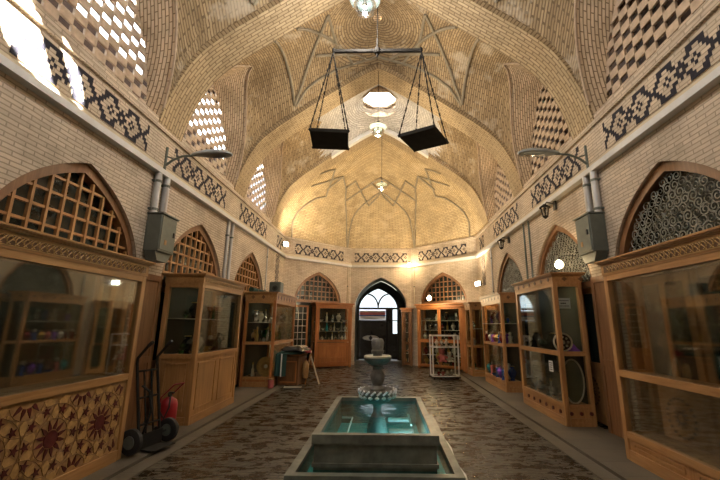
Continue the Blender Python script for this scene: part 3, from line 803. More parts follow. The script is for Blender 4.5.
# ------------------------------------------------------------------ display cases
def ringbox(mb,x0,x1,y0,y1,z0,z1,w):
    mb.box(x0,x1,y0,y0+w,z0,z1); mb.box(x0,x1,y1-w,y1,z0,z1); mb.box(x0,x0+w,y0+w,y1-w,z0,z1); mb.box(x1-w,x1,y0+w,y1-w,z0,z1)
def frame_box(mb,x0,x1,y0,y1,z0,z1,p): 
    for x in (x0,x1-p):
        for y in (y0,y1-p): mb.bevbox(x,x+p,y,y+p,z0,z1,.006)
def vitrine(name_label,xw,xf,y0,y1,H,tiers,base,mats,group=None,crown='carve',studs=False,back=True,inlay=None,near_door=False):
    """case against a side wall. xw wall side x, xf hall side x. tiers = list of (z0,z1) glazed; base=(0,zb) panelled"""
    t=thing('display_case',name_label,'display case',((xw+xf)/2,(y0+y1)/2,.035),0,group)
    wv,wh=mats; s=1 if xf>xw else -1
    hx=abs(xf-xw)/2; hy=(y1-y0)/2; H-=.035; p=.075
    xa,xb=-hx,hx; xfr=s*hx
    for px in (xa,xb-p):
        for py in (-hy,hy-p): MB().bevbox(px,px+p,py,py+p,0,H-.12,.006).build('corner_post',wv,t)
    zr=sorted(set([round(z,3) for tr in tiers for z in tr]+[base]))
    rails=[base]+[tr[0] for tr in tiers[1:]]+[tiers[-1][1]]
    def rail(z,h=.075):
        MB().box(xfr-s*.06,xfr,-hy+p,hy-p,z-h/2,z+h/2).build('rail',wh,t)
        for y in (-hy,hy-.05): MB().box(xa+p,xb-p,y,y+.05,z-h/2,z+h/2).build('rail',wh,t)
    for z in rails: rail(z-.035)
    rail(.06,.12)
    c=MB()
    for (g_,za_,zb_) in ((.008,tiers[-1][1]+.0,H-.05),(.03,H-.05,H-.035),(.045,H-.035,H-.02),(.06,H-.02,H)): ringbox(c,xa-g_,xb+g_,-hy-g_,hy+g_,za_,zb_,.06+g_)
    cor=c.build('cornice',wh,t)
    # carved frieze on the cornice
    q=MB(); zc=(tiers[-1][1]+H-.05)/2; hh=(H-.05-tiers[-1][1])*.34
    def zig(n,f3):
        for k in range(n):
            f3(k)
    n=int((y1-y0-.15)/.075)
    xs=sorted((xfr+s*.008,xfr+s*.016))
    if crown=='carve':
        q.box(xs[0],xs[1],-hy+.05,hy-.05,zc-hh,zc-hh+.008); q.box(xs[0],xs[1],-hy+.05,hy-.05,zc+hh-.008,zc+hh)
        for k in range(n):
            y=-hy+.1+k*.075; pts=[(xs[1] if s>0 else xs[0],y+.03*math.cos(a)*(1-.0*a),zc+hh*.7*math.sin(a)) for a in [2*PI*i/9 for i in range(8)]]
            q.tube(pts,.006,4); q.tube([(pts[0][0],y-.03,zc-hh*.8),(pts[0][0],y+.045,zc+hh*.8)],.005,4)
        m=MB(); m.box(xfr+s*.0075,xfr+s*.0105,-hy+.05,hy-.05,zc-hh,zc+hh); m.build('frieze_ground',M['woodD'],cor)
        q.build('carved_frieze',M['ochre'] ,cor)
    else:
        for k in range(max(3,int((y1-y0)/.3))):
            y=-hy+.15+k*.3
            if y<hy-.1: MB().prism([(y-.055,zc),(y,zc-hh),(y+.055,zc),(y,zc+hh)],xs[0],xs[1],'x').build('carved_lozenge',M['woodD'],cor)
        for k in range(2): 
            x=-hx+.2+k*.28; MB().prism([(x-.05,zc),(x,zc-hh),(x+.05,zc),(x,zc+hh)],-hy-.016,-hy-.008,'y').build('carved_lozenge',M['woodD'],cor)
    # solid base panels
    if base>.2:
        b=MB(); b.box(xfr-s*.035,xfr-s*.02,-hy+p,hy-p,.12,base-.07)
        for y in (-hy+.02,hy-.035): b.box(xa+p,xb-p,y,y+.015,.12,base-.07)
        bp=b.build('base_panel',M['ochre2'] if inlay else wv,t)
        if inlay: star_inlay(bp,xfr-s*.02,s,-hy+p,hy-p,.12,base-.07)
        elif studs:
            for k in range(int((y1-y0)/.28)):
                y=-hy+.2+k*.28; zc2=(.12+base-.07)/2; MB().lathe([(.032,-.02),(.03,.012),(.012,.02)],8,(xfr-s*.02,y,zc2),'x').build('stud',M['inlay'],bp)
            for k in range(3): MB().lathe([(.032,-.02),(.03,.012),(.012,.02)],8,(-hx+.10+k*.16,-hy+.012,(.05+base)/2),'y').build('stud',M['inlay'],bp)
        else:
            q=MB(); xx=sorted((xfr-s*.022,xfr-s*.008)); nn=max(1,int((y1-y0)/.9)); ww=(y1-y0-2*p)/nn
            for k in range(nn):
                a=-hy+p+ww*k+.08; bb=a+ww-.16
                for (c0,c1,d0,d1) in ((a,bb,.2,.225),(a,bb,base-.17,base-.145),(a,a+.025,.2,base-.15),(bb-.025,bb,.2,base-.15)): q.box(xx[0],xx[1],c0,c1,d0,d1)
            for (c0,c1,d0,d1) in ((xa+.14,xb-.14,.2,.225),(xa+.14,xb-.14,base-.17,base-.145),(xa+.14,xa+.165,.2,base-.15),(xb-.165,xb-.14,.2,base-.15)): q.box(c0,c1,-hy+.008,-hy+.022,d0,d1)
            q.build('panel_bead',wh,bp)
    if back:
        b=MB(); b.box(-s*hx,-s*hx+s*.02,-hy+p,hy-p,.1,H-.15); b.build('back_panel',M['backing'] if back is True else M[back],t)
    for tr in tiers: MB().box(xa+.02,xb-.03,-hy+.03,hy-.03,tr[0]-.05,tr[0]-.028).build('deck',wh,t)
    for tr in tiers:
        g=MB(); x=sorted((xfr-s*.035,xfr-s*.028)); g.box(x[0],x[1],-hy+p-.01,hy-p+.01,tr[0],tr[1]-.03); g.build('front_pane',M['glass'],t)
        for y in (-hy+.03,hy-.036):
            g=MB(); g.box(xa+p-.01,xb-p+.01,y,y+.006,tr[0],tr[1]-.03); g.build('side_pane',M['glass'],t)
    tp=MB(); tp.box(xa+.03,xb-.03,-hy+.03,hy-.03,H-.115,H-.107); tp.build('top_pane',M['glass'],t)
    return t
def star_inlay(parent,x,s,y0,y1,z0,z1):
    xs=sorted((x,x+s*.006)); mar=MB(); och=MB(); lin=MB()
    def star(mb,cy,cz,n,R,r,rot=0,d=0):
        pts=[]
        for k in range(2*n):
            a=rot+PI*k/n; rr=R if k%2==0 else r; y,z=cy+rr*math.cos(a),cz+rr*math.sin(a)
            pts.append((min(max(y,y0+.005),y1-.005),min(max(z,z0+.005),z1-.005)))
        mb.prism(pts,xs[0],xs[1]+(d if s>0 else 0),'x') if s>0 else mb.prism(pts,xs[0],xs[1],'x')
    zc=(z0+z1)/2-.01; P=.62; n=int((y1-y0)/P)+2; cy0=(y0+y1)/2+.27
    def clipp(pts): return [(min(max(y,y0+.004),y1-.004),min(max(z,z0+.004),z1-.004)) for y,z in pts]
    def inside(y,z,m=.0): return y0-m<y<y1+m and z0-m<z<z1+m
    done=[]; oks=[]
    def five(y,z,a):
        if not inside(y,z,-.012) or any((y-q)**2+(z-w)**2<.006 for q,w in done): return
        done.append((y,z)); mar.prism(clipp([(y+r*math.cos(a+PI*k/5),z+r*math.sin(a+PI*k/5)) for k,r in enumerate([.05,.02]*5)]),xs[0],xs[1],'x')
    for k in range(-n,n):
        for (dy,zz) in ((0,zc),(P/2,zc+.41),(P/2,zc-.41)):
            c=cy0+k*P+dy
            def pt(r,an): return (c+r*math.cos(an),zz+r*math.sin(an))
            if not inside(c,zz,.34): continue
            for j in range(12):
                a=2*PI*j/12+PI/12
                q=[pt(.175,a),pt(.115,a+.15),pt(.085,a+.2),pt(.085,a-.2),pt(.115,a-.15)]
                if all(inside(*u) for u in q): mar.prism(q,xs[0],xs[1],'x')
            if inside(c,zz,-.07): mar.prism([pt(.078,2*PI*j/12) for j in range(12)],xs[0],xs[1],'x')
            for j in range(10):
                a=2*PI*j/10; five(*pt(.262,a),a)
                q=[pt(.17,a+PI/10),pt(.225,a+PI/10-.17),pt(.30,a+PI/10-.06),pt(.30,a+PI/10+.06),pt(.225,a+PI/10+.17)]
                cc=(sum(u[0] for u in q)/len(q),sum(u[1] for u in q)/len(q))
                if all(inside(*u) for u in q) and not any((cc[0]-w0)**2+(cc[1]-w1)**2<.0055 for w0,w1 in oks): oks.append(cc); och.prism(q,min(x-s*.002,x+s*.004),max(x-s*.002,x+s*.004),'x')
                q=[pt(.185,a),pt(.20,a-.1),pt(.215,a),pt(.20,a+.1)]
                cc=(sum(u[0] for u in q)/len(q),sum(u[1] for u in q)/len(q))
                if all(inside(*u) for u in q) and not any((cc[0]-w0)**2+(cc[1]-w1)**2<.0055 for w0,w1 in oks): oks.append(cc); och.prism(q,min(x-s*.002,x+s*.004),max(x-s*.002,x+s*.004),'x')
            for r in (.18,.315):
                for j in range(20):
                    A,B=pt(r,2*PI*j/20),pt(r,2*PI*(j+1)/20)
                    if inside(*A) and inside(*B): lin.tube([(xs[1],)+A,(xs[1],)+B],.003,4)
    mar.build('maroon_star',M['inlay'],parent); och.build('hexagon_inlay',M['ochre'],parent); lin.build('inlay_line',M['line'],parent)
WLp=(M['woodL'],M['woodLy']); WRp=(M['woodR'],M['woodRy'])
vitrine('long honey wood display case at the left front, maroon star inlay below its glass',-3.57,-2.95,2.2,4.84,2.40,[(.97,2.17)],.97,WLp,inlay=True)
vitrine('honey wood case with plain panelled base, second along the left wall',-3.57,-2.92,6.33,8.15,2.45,[(1.08,2.25)],1.08,WLp)
vitrine('two-tier brown wood case furthest along the left wall, grey box on its roof',-3.57,-2.74,10.1,12.3,2.46,[(.25,1.05),(1.12,2.2)],.25,(M['woodF'],M['woodLy']),crown='loz',back=True)
vitrine('long glass case at the right front with a carved frieze, almost empty',3.57,3.12,2.1,5.06,2.45,[(.32,.98),(1.03,2.22)],.32,WRp,back=False)
vitrine('tall two-tier glass case with two paper notices on the right wall',3.57,3.08,6.5,8.4,2.50,[(.33,1.10),(1.15,2.3)],.33,WRp,crown='loz',studs=True,back=True)
vitrine('two-tier glass case packed with coloured wares, third along the right wall',3.57,3.10,9.6,11.5,2.42,[(.25,1.08),(1.13,2.2)],.25,WRp,crown='loz')
vitrine('narrow glass case full of pale wares in the far right corner',3.5,2.95,12.45,13.2,2.35,[(.2,.9),(.95,2.15)],.2,(M['woodL'],M['woodLy']),crown='loz',back='lining')
# ---- cases across the end, each one turned to its facet
def end_case(label,x,y,rz,w,d,H,zb,doors=2,left_open=.0,tier=None,mat='woodF',matx='woodFx'):
    t=thing('shop_cabinet',label,'cabinet',(x,y,0),rz); wv,wh=M[mat],M[matx]; hw=w/2
    f=MB(); 
    for xx in (-hw,hw-.09): 
        for yy in (0,d-.09): f.bevbox(xx,xx+.09,yy,yy+.09,0,H-.1)
    f.build('post',wv,t)
    c=MB(); c.box(-hw-.02,hw+.02,-.03,d,H-.16,H-.06); c.bevbox(-hw-.07,hw+.07,-.08,d+.02,H-.06,H,.01); c.build('cornice',wh,t)
    b=MB(); b.box(-hw+.02,hw-.02,d-.03,d-.01,.05,H-.1); b.build('back_panel',M['backing'],t)
    k=MB(); k.box(-hw+.02,hw-.02,.03,d-.03,zb-.03,zb); 
    if tier: k.box(-hw+.02,hw-.02,.03,d-.03,tier-.03,tier)
    k.box(-hw+.02,hw-.02,.03,d-.03,.05,.10); k.build('deck',wh,t)
    dw=(w-.18)/doors
    for i in range(doors):
        a=-hw+.09+dw*i+.005; e=a+dw-.01
        q=MB()
        z0_=zb if not tier else .1
        if not tier:
            q2=MB(); q2.box(a,e,.02,.05,.1,zb-.05)
            bp=q2.build('lower_panel',wv,t)
            r=MB(); 
            for (c0,c1,d0,d1) in ((a+.06,e-.06,.18,.22),(a+.06,e-.06,zb-.18,zb-.14),(a+.06,a+.1,.18,zb-.14),(e-.1,e-.06,.18,zb-.14),(a+.06,e-.06,.36,.39)): r.box(c0,c1,.0,.02,d0,d1)
            r.build('panel_bead',wh,bp)
        for (c0,c1,d0,d1) in ((a,e,z0_,z0_+.06),(a,e,H-.22,H-.16),(a,a+.06,z0_,H-.16),(e-.06,e,z0_,H-.16)): q.box(c0,c1,.0,.045,d0,d1)
        if tier: q.box(a,e,0,.045,tier-.06,tier+.04)
        dr_=q.build('door',wv,t)
        g=MB(); g.box(a+.05,e-.05,.02,.026,z0_+.05,H-.2); g.build('door_pane',M['glass'],dr_)
        h=MB(); h.lathe([(.012,0),(.016,-.02),(.008,-.03)],8,(e-.03 if i%2==0 else a+.03,0,zb+.3),'y'); h.build('knob',M['brass'],dr_)
    return t
fa=math.atan2(FAC[0][1][1],FAC[0][1][0]); fb=math.atan2(FAC[2][1][1],FAC[2][1][0])
end_case('red brown cabinet with a panelled base and bottles behind glass, left of the far doorway',-1.80,14.86,fa-.30,1.5,.55,2.44,.98,doors=1)
end_case('two-tier red brown cabinet with glass doors, right of the far doorway',2.24,14.6,fb+.12,2.0,.55,2.42,1.08,doors=2,tier=1.02)
end_case('slim shelf cabinet of small bottles beside the right jamb of the far doorway',1.08,15.72,0,.42,.33,2.3,.6,doors=1,tier=.9,mat='woodD',matx='woodFx')
end_case('plain reddish cupboard with a solid base in the far right corner',3.12,13.42,fb,.5,.3,2.3,1.15,doors=1)
# screen door with a white grid at the left end
t=thing('screen_door','narrow wooden screen leaf with white cross bars beside the far left cabinet','screen',(-2.92,13.95,0),fa-.2)
q=MB(); 
for (a,b,c,d) in ((-.3,-.24,0,2.3),(.24,.3,0,2.3),(-.24,.24,2.24,2.3),(-.24,.24,0,.12),(-.24,.24,.75,.85)): q.box(a,b,0,.04,c,d)
q.box(-.24,.24,.012,.03,.12,.75); q.build('leaf_frame',M['woodF'],t)
g=MB(); 
for i in range(1,6): g.box(-.24,.24,.01,.03,.85+i*.232,.865+i*.232)
for x in (-.09,.08): g.box(x,x+.012,.01,.03,.85,2.24)
g.build('white_bar',M['ivory'],t)
# ------------------------------------------------------------------ wares
def proto_vase(mat,h=.26,kind=0):
    P=[[(.045,0),(.05,.01),(.03,.03),(.07,.10),(.085,.15),(.06,.20),(.028,.225),(.045,.26)],
       [(.04,0),(.045,.01),(.05,.09),(.055,.14),(.02,.19),(.018,.24),(.03,.26)],
       [(.05,0),(.03,.02),(.02,.05),(.06,.09),(.10,.13),(.11,.16),(.10,.165)],
       [(.03,0),(.034,.01),(.034,.15),(.014,.19),(.013,.245),(.018,.26)]][kind]
    b=MB(); b.lathe(P,14); return b
def ware(kind,mat):
    """returns root: a thing at the origin with its parts"""
    if kind=='vase':
        t=thing('vase','','vase'); proto_vase(mat,kind=0).build('body',M[mat],t,True)
        b=MB(); b.lathe([(.045,.255),(.052,.262),(.045,.268)],14); b.build('rim',M['brass'],t,True)
    elif kind=='bottle':
        t=thing('bottle','','bottle'); proto_vase(mat,kind=3).build('body',M[mat],t,True)
        b=MB(); b.lathe([(.016,.26),(.018,.275),(.012,.30),(.003,.31)],10); b.build('stopper',M['brass'],t,True)
    elif kind=='goblet':
        t=thing('goblet','','goblet'); proto_vase(mat,kind=2).build('bowl',M[mat],t,True)
    elif kind=='ewer':
        t=thing('ewer','','ewer'); proto_vase(mat,kind=1).build('body',M[mat],t,True)
        b=MB(); b.tube([(.05,0,.12),(.09,0,.16),(.10,0,.22),(.03,0,.24)],.007,6); b.build('handle',M[mat],t,True)
        b=MB(); b.tube([(-.05,0,.10),(-.09,0,.15),(-.12,0,.21)],.01,6,rs=[.016,.011,.006]); b.build('spout',M[mat],t,True)
    elif kind=='plate':
        t=thing('plate','','plate'); b=MB(); b.lathe([(.05,0),(.10,.012),(.16,.03),(.155,.035),(.09,.02),(.02,.012)],24,(0,0,0),'x')
        b.tf(Matrix.Translation((0,0,.17))@Matrix.Rotation(PI*.0,4,'Z')); b.build('dish',M[mat],t,True)
        b=MB(); b.lathe([(.045,.014),(.05,.022),(.01,.026)],16,(0,0,0),'x'); b.tf(Matrix.Translation((0,0,.17))); b.build('boss',M['ivory'],t,True)
        b=MB(); b.tube([(.03,-.07,.0),(.035,-.07,.05),(-.05,-.06,.12)],.006,5); b.tube([(.03,.07,0),(.035,.07,.05),(-.05,.06,.12)],.006,5); b.tube([(-.05,-.06,.12),(-.05,.06,.12)],.006,5); b.tube([(.03,-.07,.004),(.03,.07,.004)],.006,5); b.build('stand',M['iron'],t,True)
    elif kind=='figurine':
        t=thing('figurine','','figurine'); b=MB(); b.lathe([(.05,0),(.055,.02),(.035,.06),(.045,.11),(.05,.15),(.02,.18)],12); b.tube([(0,-.045,.14),(0,-.07,.09),(.03,-.03,.08)],.013,6); b.tube([(0,.045,.14),(0,.075,.10),(.02,.06,.16)],.013,6); b.build('robe',M[mat],t,True)
        b=MB(); b.lathe([(.012,.17),(.03,.19),(.034,.21),(.025,.235),(.005,.245)],12); b.build('head',M['ivory'],t,True)
    elif kind=='box':
        t=thing('trinket_box','','box'); b=MB(); b.bevbox(-.08,.08,-.1,.1,0,.08,.01); b.build('body',M[mat],t)
        b=MB(); b.bevbox(-.085,.085,-.105,.105,.08,.11,.012); b.build('lid',M['brass'] if mat!='brass' else M['copper'],t)
    elif kind=='bowl':
        t=thing('bowl','','bowl'); b=MB(); b.lathe([(.04,0),(.045,.012),(.09,.04),(.125,.08),(.12,.082),(.08,.045),(.01,.02)],18); b.build('bowl_body',M[mat],t,True)
    elif kind=='plant':
        t=thing('artificial_plant','','plant'); b=MB(); b.lathe([(.05,0),(.07,.10),(.075,.11),(.06,.11)],12); b.build('pot',M[mat],t,True)
        b=MB(); rnd=random.Random(5)
        for k in range(46):
            a=rnd.random()*6.28; e=rnd.random()*1.3; L=.12+.12*rnd.random(); d=Vector((math.cos(a)*math.cos(e),math.sin(a)*math.cos(e),math.sin(e)))
            p=Vector((0,0,.11)); q=p+d*L; side=d.cross(Vector((0,0,1))).normalized()*.022; b.poly([p,q*.5+p*.5+side,q+Vector((0,0,-.02)),q*.5+p*.5-side])
        b.build('foliage',M['leaf'],t)
    return t
PROTO={}
NAMES={'vase':'vase','bottle':'stoppered bottle','goblet':'footed goblet','ewer':'spouted ewer','plate':'upright plate','figurine':'robed figurine','box':'lidded trinket box','bowl':'open bowl','plant':'leafy plant'}
COLN={'brass':'brass','copper':'copper','silver':'silver','blue':'blue','turq':'turquoise','green':'green','ivory':'ivory','maroon':'maroon','black':'black','pink':'pink','purple':'purple'}
ORD=['first','second','third','fourth','fifth','sixth','seventh','eighth','ninth','tenth','eleventh','twelfth','thirteenth','fourteenth','fifteenth','sixteenth']
KSTAT={'vase':.095,'bottle':.036,'goblet':.11,'ewer':.12,'plate':.165,'figurine':.078,'box':.105,'bowl':.125,'plant':.25}
def fill(items,where,p0,p1,z,group,end,face=0,rows=1,rowv=(0,0),sc=1.0):
    """items: list of (kind, colour) set out evenly from p0 to p1 at height z"""
    rnd=random.Random(len(where)*7+len(items))
    n=len(items); base=0
    for i,(k,c) in enumerate(items):
        u=(i+.5)/n; r=i%rows
        x=p0[0]+(p1[0]-p0[0])*u+rowv[0]*r; y=p0[1]+(p1[1]-p0[1])*u+rowv[1]*r
        lab='%s %s, %s from the %s, %s'%(COLN[c],NAMES[k],ORD[i],end,where); assert 4<=len(lab.split())<=16,lab
        key=(k,c); s=sc*(.85+.3*rnd.random())
        span=math.hypot(p1[0]-p0[0],p1[1]-p0[1])/n*(rows if rows>1 else 1); s=min(s,span*.49/KSTAT[k])
        rz=face+(rnd.random()-.5)*.3
        if key not in PROTO:
            t=ware(k,c); PROTO[key]=t; t.location=(x,y,z); t.rotation_euler=(0,0,rz); t['label']=lab; t['group']=group; t.scale=(s,s,s)
        else: dup(PROTO[key],(x,y,z),rz,lab,group,s)
def mixk(seq): 
    K={'v':'vase','b':'bottle','g':'goblet','e':'ewer','p':'plate','f':'figurine','x':'box','w':'bowl','l':'plant'}
    C={'r':'brass','c':'copper','s':'silver','b':'blue','t':'turq','g':'green','i':'ivory','m':'maroon','k':'black','p':'pink','u':'purple'}
    return [(K[a],C[b]) for a,b in seq.split()]
dz=.008
# left second case
fill(mixk('lg vk es vi lg wr fk lk es'),'deck of the second left case',(-3.28,6.45),(-3.28,8.05),1.09,'wares in the second left case','near end',0,2,(.0,0),1.15)
fill(mixk('lg vk lg ek bg'),'upper shelf of the second left case',(-3.38,6.6),(-3.38,8.0),1.70,'wares on the upper shelf of the second left case','near end',0,1,(0,0),1.1)
# left third case
fill(mixk('vr ek vg es vr bg fi'),'upper deck of the far left case',(-3.40,10.3),(-2.95,12.1),1.135,'wares in the top of the furthest left case','near end',-1.2,1,(0,0),1.4)
fill(mixk('vk br es vi bs'),'near edge of the furthest left case',(-3.4,10.28),(-2.92,10.28),1.135,'wares by the near pane of the furthest left case','wall',-1.57,1,(0,0),1.9)
fill(mixk('ws bi es'),'lower deck of the far left case',(-3.45,10.35),(-3.2,10.35),.265,'wares low in the furthest left case','wall',-1.57,1,(0,0),1.3)
# right second
fill(mixk('vk ek wk lk es vk fk'),'upper deck of the notice case',(3.28,7.05),(3.28,8.2),1.165,'dark wares in the top of the notice case','near end',PI,2,(0,0),1.2)
fill(mixk('ws es bi gs ws vs ei ws'),'lower deck of the notice case',(3.22,6.9),(3.22,8.2),.345,'silver wares in the bottom of the notice case','near end',PI,2,(0,0),1.0)
# right third
fill(mixk('vm fb vr vp fu vi em fm'),'upper deck of the third right case',(3.16,9.72),(3.16,11.35),1.145,'coloured wares in the top of the third right case','near end',PI,1,(0,0),1.5)
fill(mixk('lg fm vb fi vm fu'),'upper glass shelf of the third right case',(3.3,9.8),(3.3,11.3),1.66,'wares on the glass shelf of the third right case','near end',PI,1,(0,0),1.4)
fill(mixk('fm vb lg'),'near edge of the third right case',(3.14,9.74),(3.46,9.74),1.66,'wares by the near pane of the third right case','lane side',-1.57,1,(0,0),1.6)
fill(mixk('fb vu fb wb fp vt'),'lower deck of the third right case',(3.18,9.75),(3.18,11.3),.265,'blue wares in the bottom of the third right case','near end',PI,1,(0,0),1.6)
fill(mixk('vs vi bs es gs fi vs bi'),'glass shelf of the far left case',(-3.40,10.3),(-2.9,12.1),1.66,'wares on the glass shelf of the far left case','near end',-1.2,1,(0,0),1.3)
fill(mixk('fi vu fb vr vm fi vs fm'),'back of the third right case',(3.38,9.8),(3.38,11.35),1.145,'wares at the back of the third right case','near end',PI,1,(0,0),1.7)
fill(mixk('vb fi vk fs vp fb'),'back of the lower third right case',(3.38,9.8),(3.38,11.3),.265,'wares at the back low in the third right case','near end',PI,1,(0,0),1.9)
# corner case
fill(mixk('vi fi vt'),'upper deck of the narrow corner case',(3.1,12.6),(3.1,13.1),.965,'pale wares in the top of the corner case','near end',PI,1,(0,0),1.6)
fill(mixk('vs fi wi'),'glass shelf of the narrow corner case',(3.1,12.6),(3.1,13.1),1.5,'pale wares on the shelf of the corner case','near end',PI,1,(0,0),1.6)
fill(mixk('wi vg fi'),'lower deck of the narrow corner case',(3.1,12.6),(3.1,13.1),.215,'pale wares in the bottom of the corner case','near end',PI,1,(0,0),1.6)
# end cabinets
def along(x,y,rz,u,v): return (x+math.cos(rz)*u-math.sin(rz)*v,y+math.sin(rz)*u+math.cos(rz)*v)
ra=fa-.30
for z,seq,nm in ((.99,'bs vi bk es bi vs bs vi bi','deck'),(1.36,'bi gs bt vs bi gs bs vi','middle shelf'),(1.72,'ws bi es vi ws','top shelf')):
    fill(mixk(seq),'%s, cabinet left of the doorway'%nm,along(-1.80,14.86,ra,-.62,.18),along(-1.80,14.86,ra,.62,.18),z,'glassware left of the doorway','left end',ra-PI/2,1,(0,0),1.1)
rb=fb+.12
for z,seq,nm in ((.11,'vr fm vi wr em vs','bottom deck'),(.50,'vm br vi bg er vi vs','low shelf'),(1.03,'vi bs em vr bs vm vi fi','upper deck'),(1.42,'bi vk vs fm br vi bs','middle shelf'),(1.78,'ws fi vk es','top shelf')):
    fill(mixk(seq),'%s, cabinet right of the doorway'%nm,along(2.24,14.6,rb,-.86,.2),along(2.24,14.6,rb,.86,.2),z,'wares right of the doorway','left end',rb-PI/2,1,(0,0),1.15)
for z,seq,nm in ((.11,'vr bi','bottom'),(.48,'bs vi','second'),(.91,'vk br','third'),(1.32,'bi vs','fourth'),(1.70,'vi bk','top')):
    fill(mixk(seq),'%s shelf, slim cabinet by the doorway'%nm,(.92,15.86),(1.24,15.86),z,'bottles in the slim cabinet','doorway side',-PI/2,1,(0,0),1.1)
# glass shelves that carry the upper rows
def shelf(label,x0,x1,y0,y1,z,rz=0,c=None):
    b=MB(); 
    if c: b.box(x0,x1,y0,y1,z-.012,z); o=b.build('glass_shelf',M['ivory'],None); o.location=(c[0],c[1],0); o.rotation_euler=(0,0,rz)
    else: b.box(x0,x1,y0,y1,z-.012,z); o=b.build('glass_shelf',M['ivory'])
    o['label']=label; o['category']='shelf'; return o
shelf('thin pale shelf inside the second left case above its deck',-3.53,-3.2,6.38,8.12,1.698)
shelf('thin pale shelf inside the furthest left case above its middle rail',-3.5,-2.82,10.2,12.2,1.658)
shelf('thin pale shelf inside the third right case above its middle rail',3.08,3.53,9.68,11.42,1.658)
shelf('thin pale shelf in the upper part of the narrow corner case',3.0,3.45,12.5,13.15,1.498)
for z,n in ((1.358,'lower'),(1.718,'upper')): shelf('%s of the two thin shelves in the cabinet left of the doorway'%n,-.65,.65,.06,.5,z,ra,(-1.80,14.86))
for z,n in ((.498,'lowest'),(1.418,'middle'),(1.778,'topmost')): shelf('%s of the three thin shelves in the cabinet right of the doorway'%n,-.9,.9,.06,.5,z,rb,(2.24,14.6))
for z,n in ((.478,'lowest'),(1.318,'middle'),(1.698,'topmost')): shelf('%s of the three thin shelves in the slim cabinet by the doorway'%n,-.16,.16,.06,.29,z,0,(1.08,15.72))
# big plate in the furthest left case
t=thing('serving_plate','large green and gold round plate propped in the lower left far case','plate',(-2.98,10.35,.265),-PI/2)
b=MB(); b.lathe([(.03,0),(.18,.012),(.245,.035),(.24,.045),(.17,.024),(.01,.014)],32,(0,0,0),'x'); b.tf(Matrix.Translation((-.02,0,.25))); b.build('rim_dish',M['ochre'],t,True)
b=MB(); b.lathe([(.11,.028),(.115,.034),(.07,.03)],28,(0,0,0),'x'); b.tf(Matrix.Translation((-.02,0,.25))); b.build('green_band',M['ochre2'],t,True)
b=MB(); b.lathe([(.05,.03),(.045,.045),(.01,.055)],20,(0,0,0),'x'); b.tf(Matrix.Translation((-.02,0,.25))); b.build('centre_boss',M['ivory'],t,True)
# ornate round plaque, purple cloth, oval tray, notices in the notice case
t=thing('round_plaque','ornate round black and silver plaque leaning in the notice case','plaque',(3.22,6.66,1.165),-PI/2-.1)
def disc(r0,r1,a,bq,c,n=28): 
    m=MB(); m.lathe([(r0,a),(r1,a),(r1,bq),(r0,bq)],n,(0,0,0),'x'); m.tf(Matrix.Translation((0,0,c))); return m
disc(.001,.155,-.01,.01,.165).build('disc',M['black'],t,True); MB().tube([(.012,.145*math.cos(2*PI*k/28),.165+.145*math.sin(2*PI*k/28)) for k in range(29)],.016,6).build('rim_ring',M['ivory'],t,True)
b=MB()
for k in range(8):
    a=2*PI*k/8; b.lathe([(.016,.01),(.020,.018),(.016,.022)],10,(0,.085*math.cos(a),.165+.085*math.sin(a)),'x')
b.lathe([(.03,.01),(.035,.02),(.01,.024)],12,(0,0,.165),'x'); b.build('silver_scroll',M['ivory'],t,True)
b=MB(); rnd=random.Random(9); n=16
rows=[[(-.02+.0*i,0,0) for i in range(n)]]
G=[]
for i in range(15):
    row=[]
    for j in range(19):
        u,v=i/14-.5,j/18-.5; edge=max(0,1-(abs(u)*2)**3)*max(0,1-(abs(v)*2)**3)
        z=edge*(.09+.035*math.sin(9*v*3+4*u)+.03*math.sin(17*u+7*v)+.02*rnd.random())
        row.append((u*.34,v*.30+.02*math.sin(9*u),z))
    G.append(row)
b.grid(G); o=b.build('purple_cloth',M['purple'],None,True); o.location=(3.36,6.78,1.167); o['label']='crumpled purple cloth on the upper deck of the notice case'; o['category']='cloth'
t=thing('oval_tray','large oval tray with a beaded silver rim standing in the notice case','tray',(3.32,6.64,.345),-PI/2)
b=MB(); b.prism([(.17*math.cos(a),.36+.31*math.sin(a)*1.1) for a in [2*PI*i/36 for i in range(36)]],-.006,.006,'x'); b.build('tray_plate',M['lining'],t,True)
b=MB(); b.tube([(.008,.175*math.cos(a),.36+.345*math.sin(a)) for a in [2*PI*i/40 for i in range(41)]],.014,6); b.build('beaded_rim',M['ivory'],t,True)
def notice(label,x,y,z,w,h,lines,rz=0):
    t=thing('notice',label,'notice',(x,y,z),rz); b=MB(); b.box(-w/2,w/2,-.002,0,-h/2,h/2); b.build('sheet',M['paper'],t)
    q=MB(); 
    for i,(a,e,th) in enumerate(lines):
        zz=h/2-(i+1)*h/(len(lines)+1); x_=a*w
        rnd=random.Random(i+5)
        while x_<e*w:
            l=w*(.05+.09*rnd.random()); q.box(x_-w/2,min(x_+l,e*w)-w/2,-.004,-.002,zz-th/2,zz+th/2); x_+=l+w*.02
    q.build('writing',M['ink'],t)
notice('white paper notice behind the near pane of the notice case',3.26,6.575,1.98,.24,.18,[(.1,.9,.012),(.3,.7,.022),(.1,.9,.014)])
notice('small paper notice low behind the front pane of the notice case',3.067,6.85,.92,.16,.18,[(.1,.9,.012),(.2,.9,.012),(.1,.8,.012),(.2,.8,.012)],-PI/2)
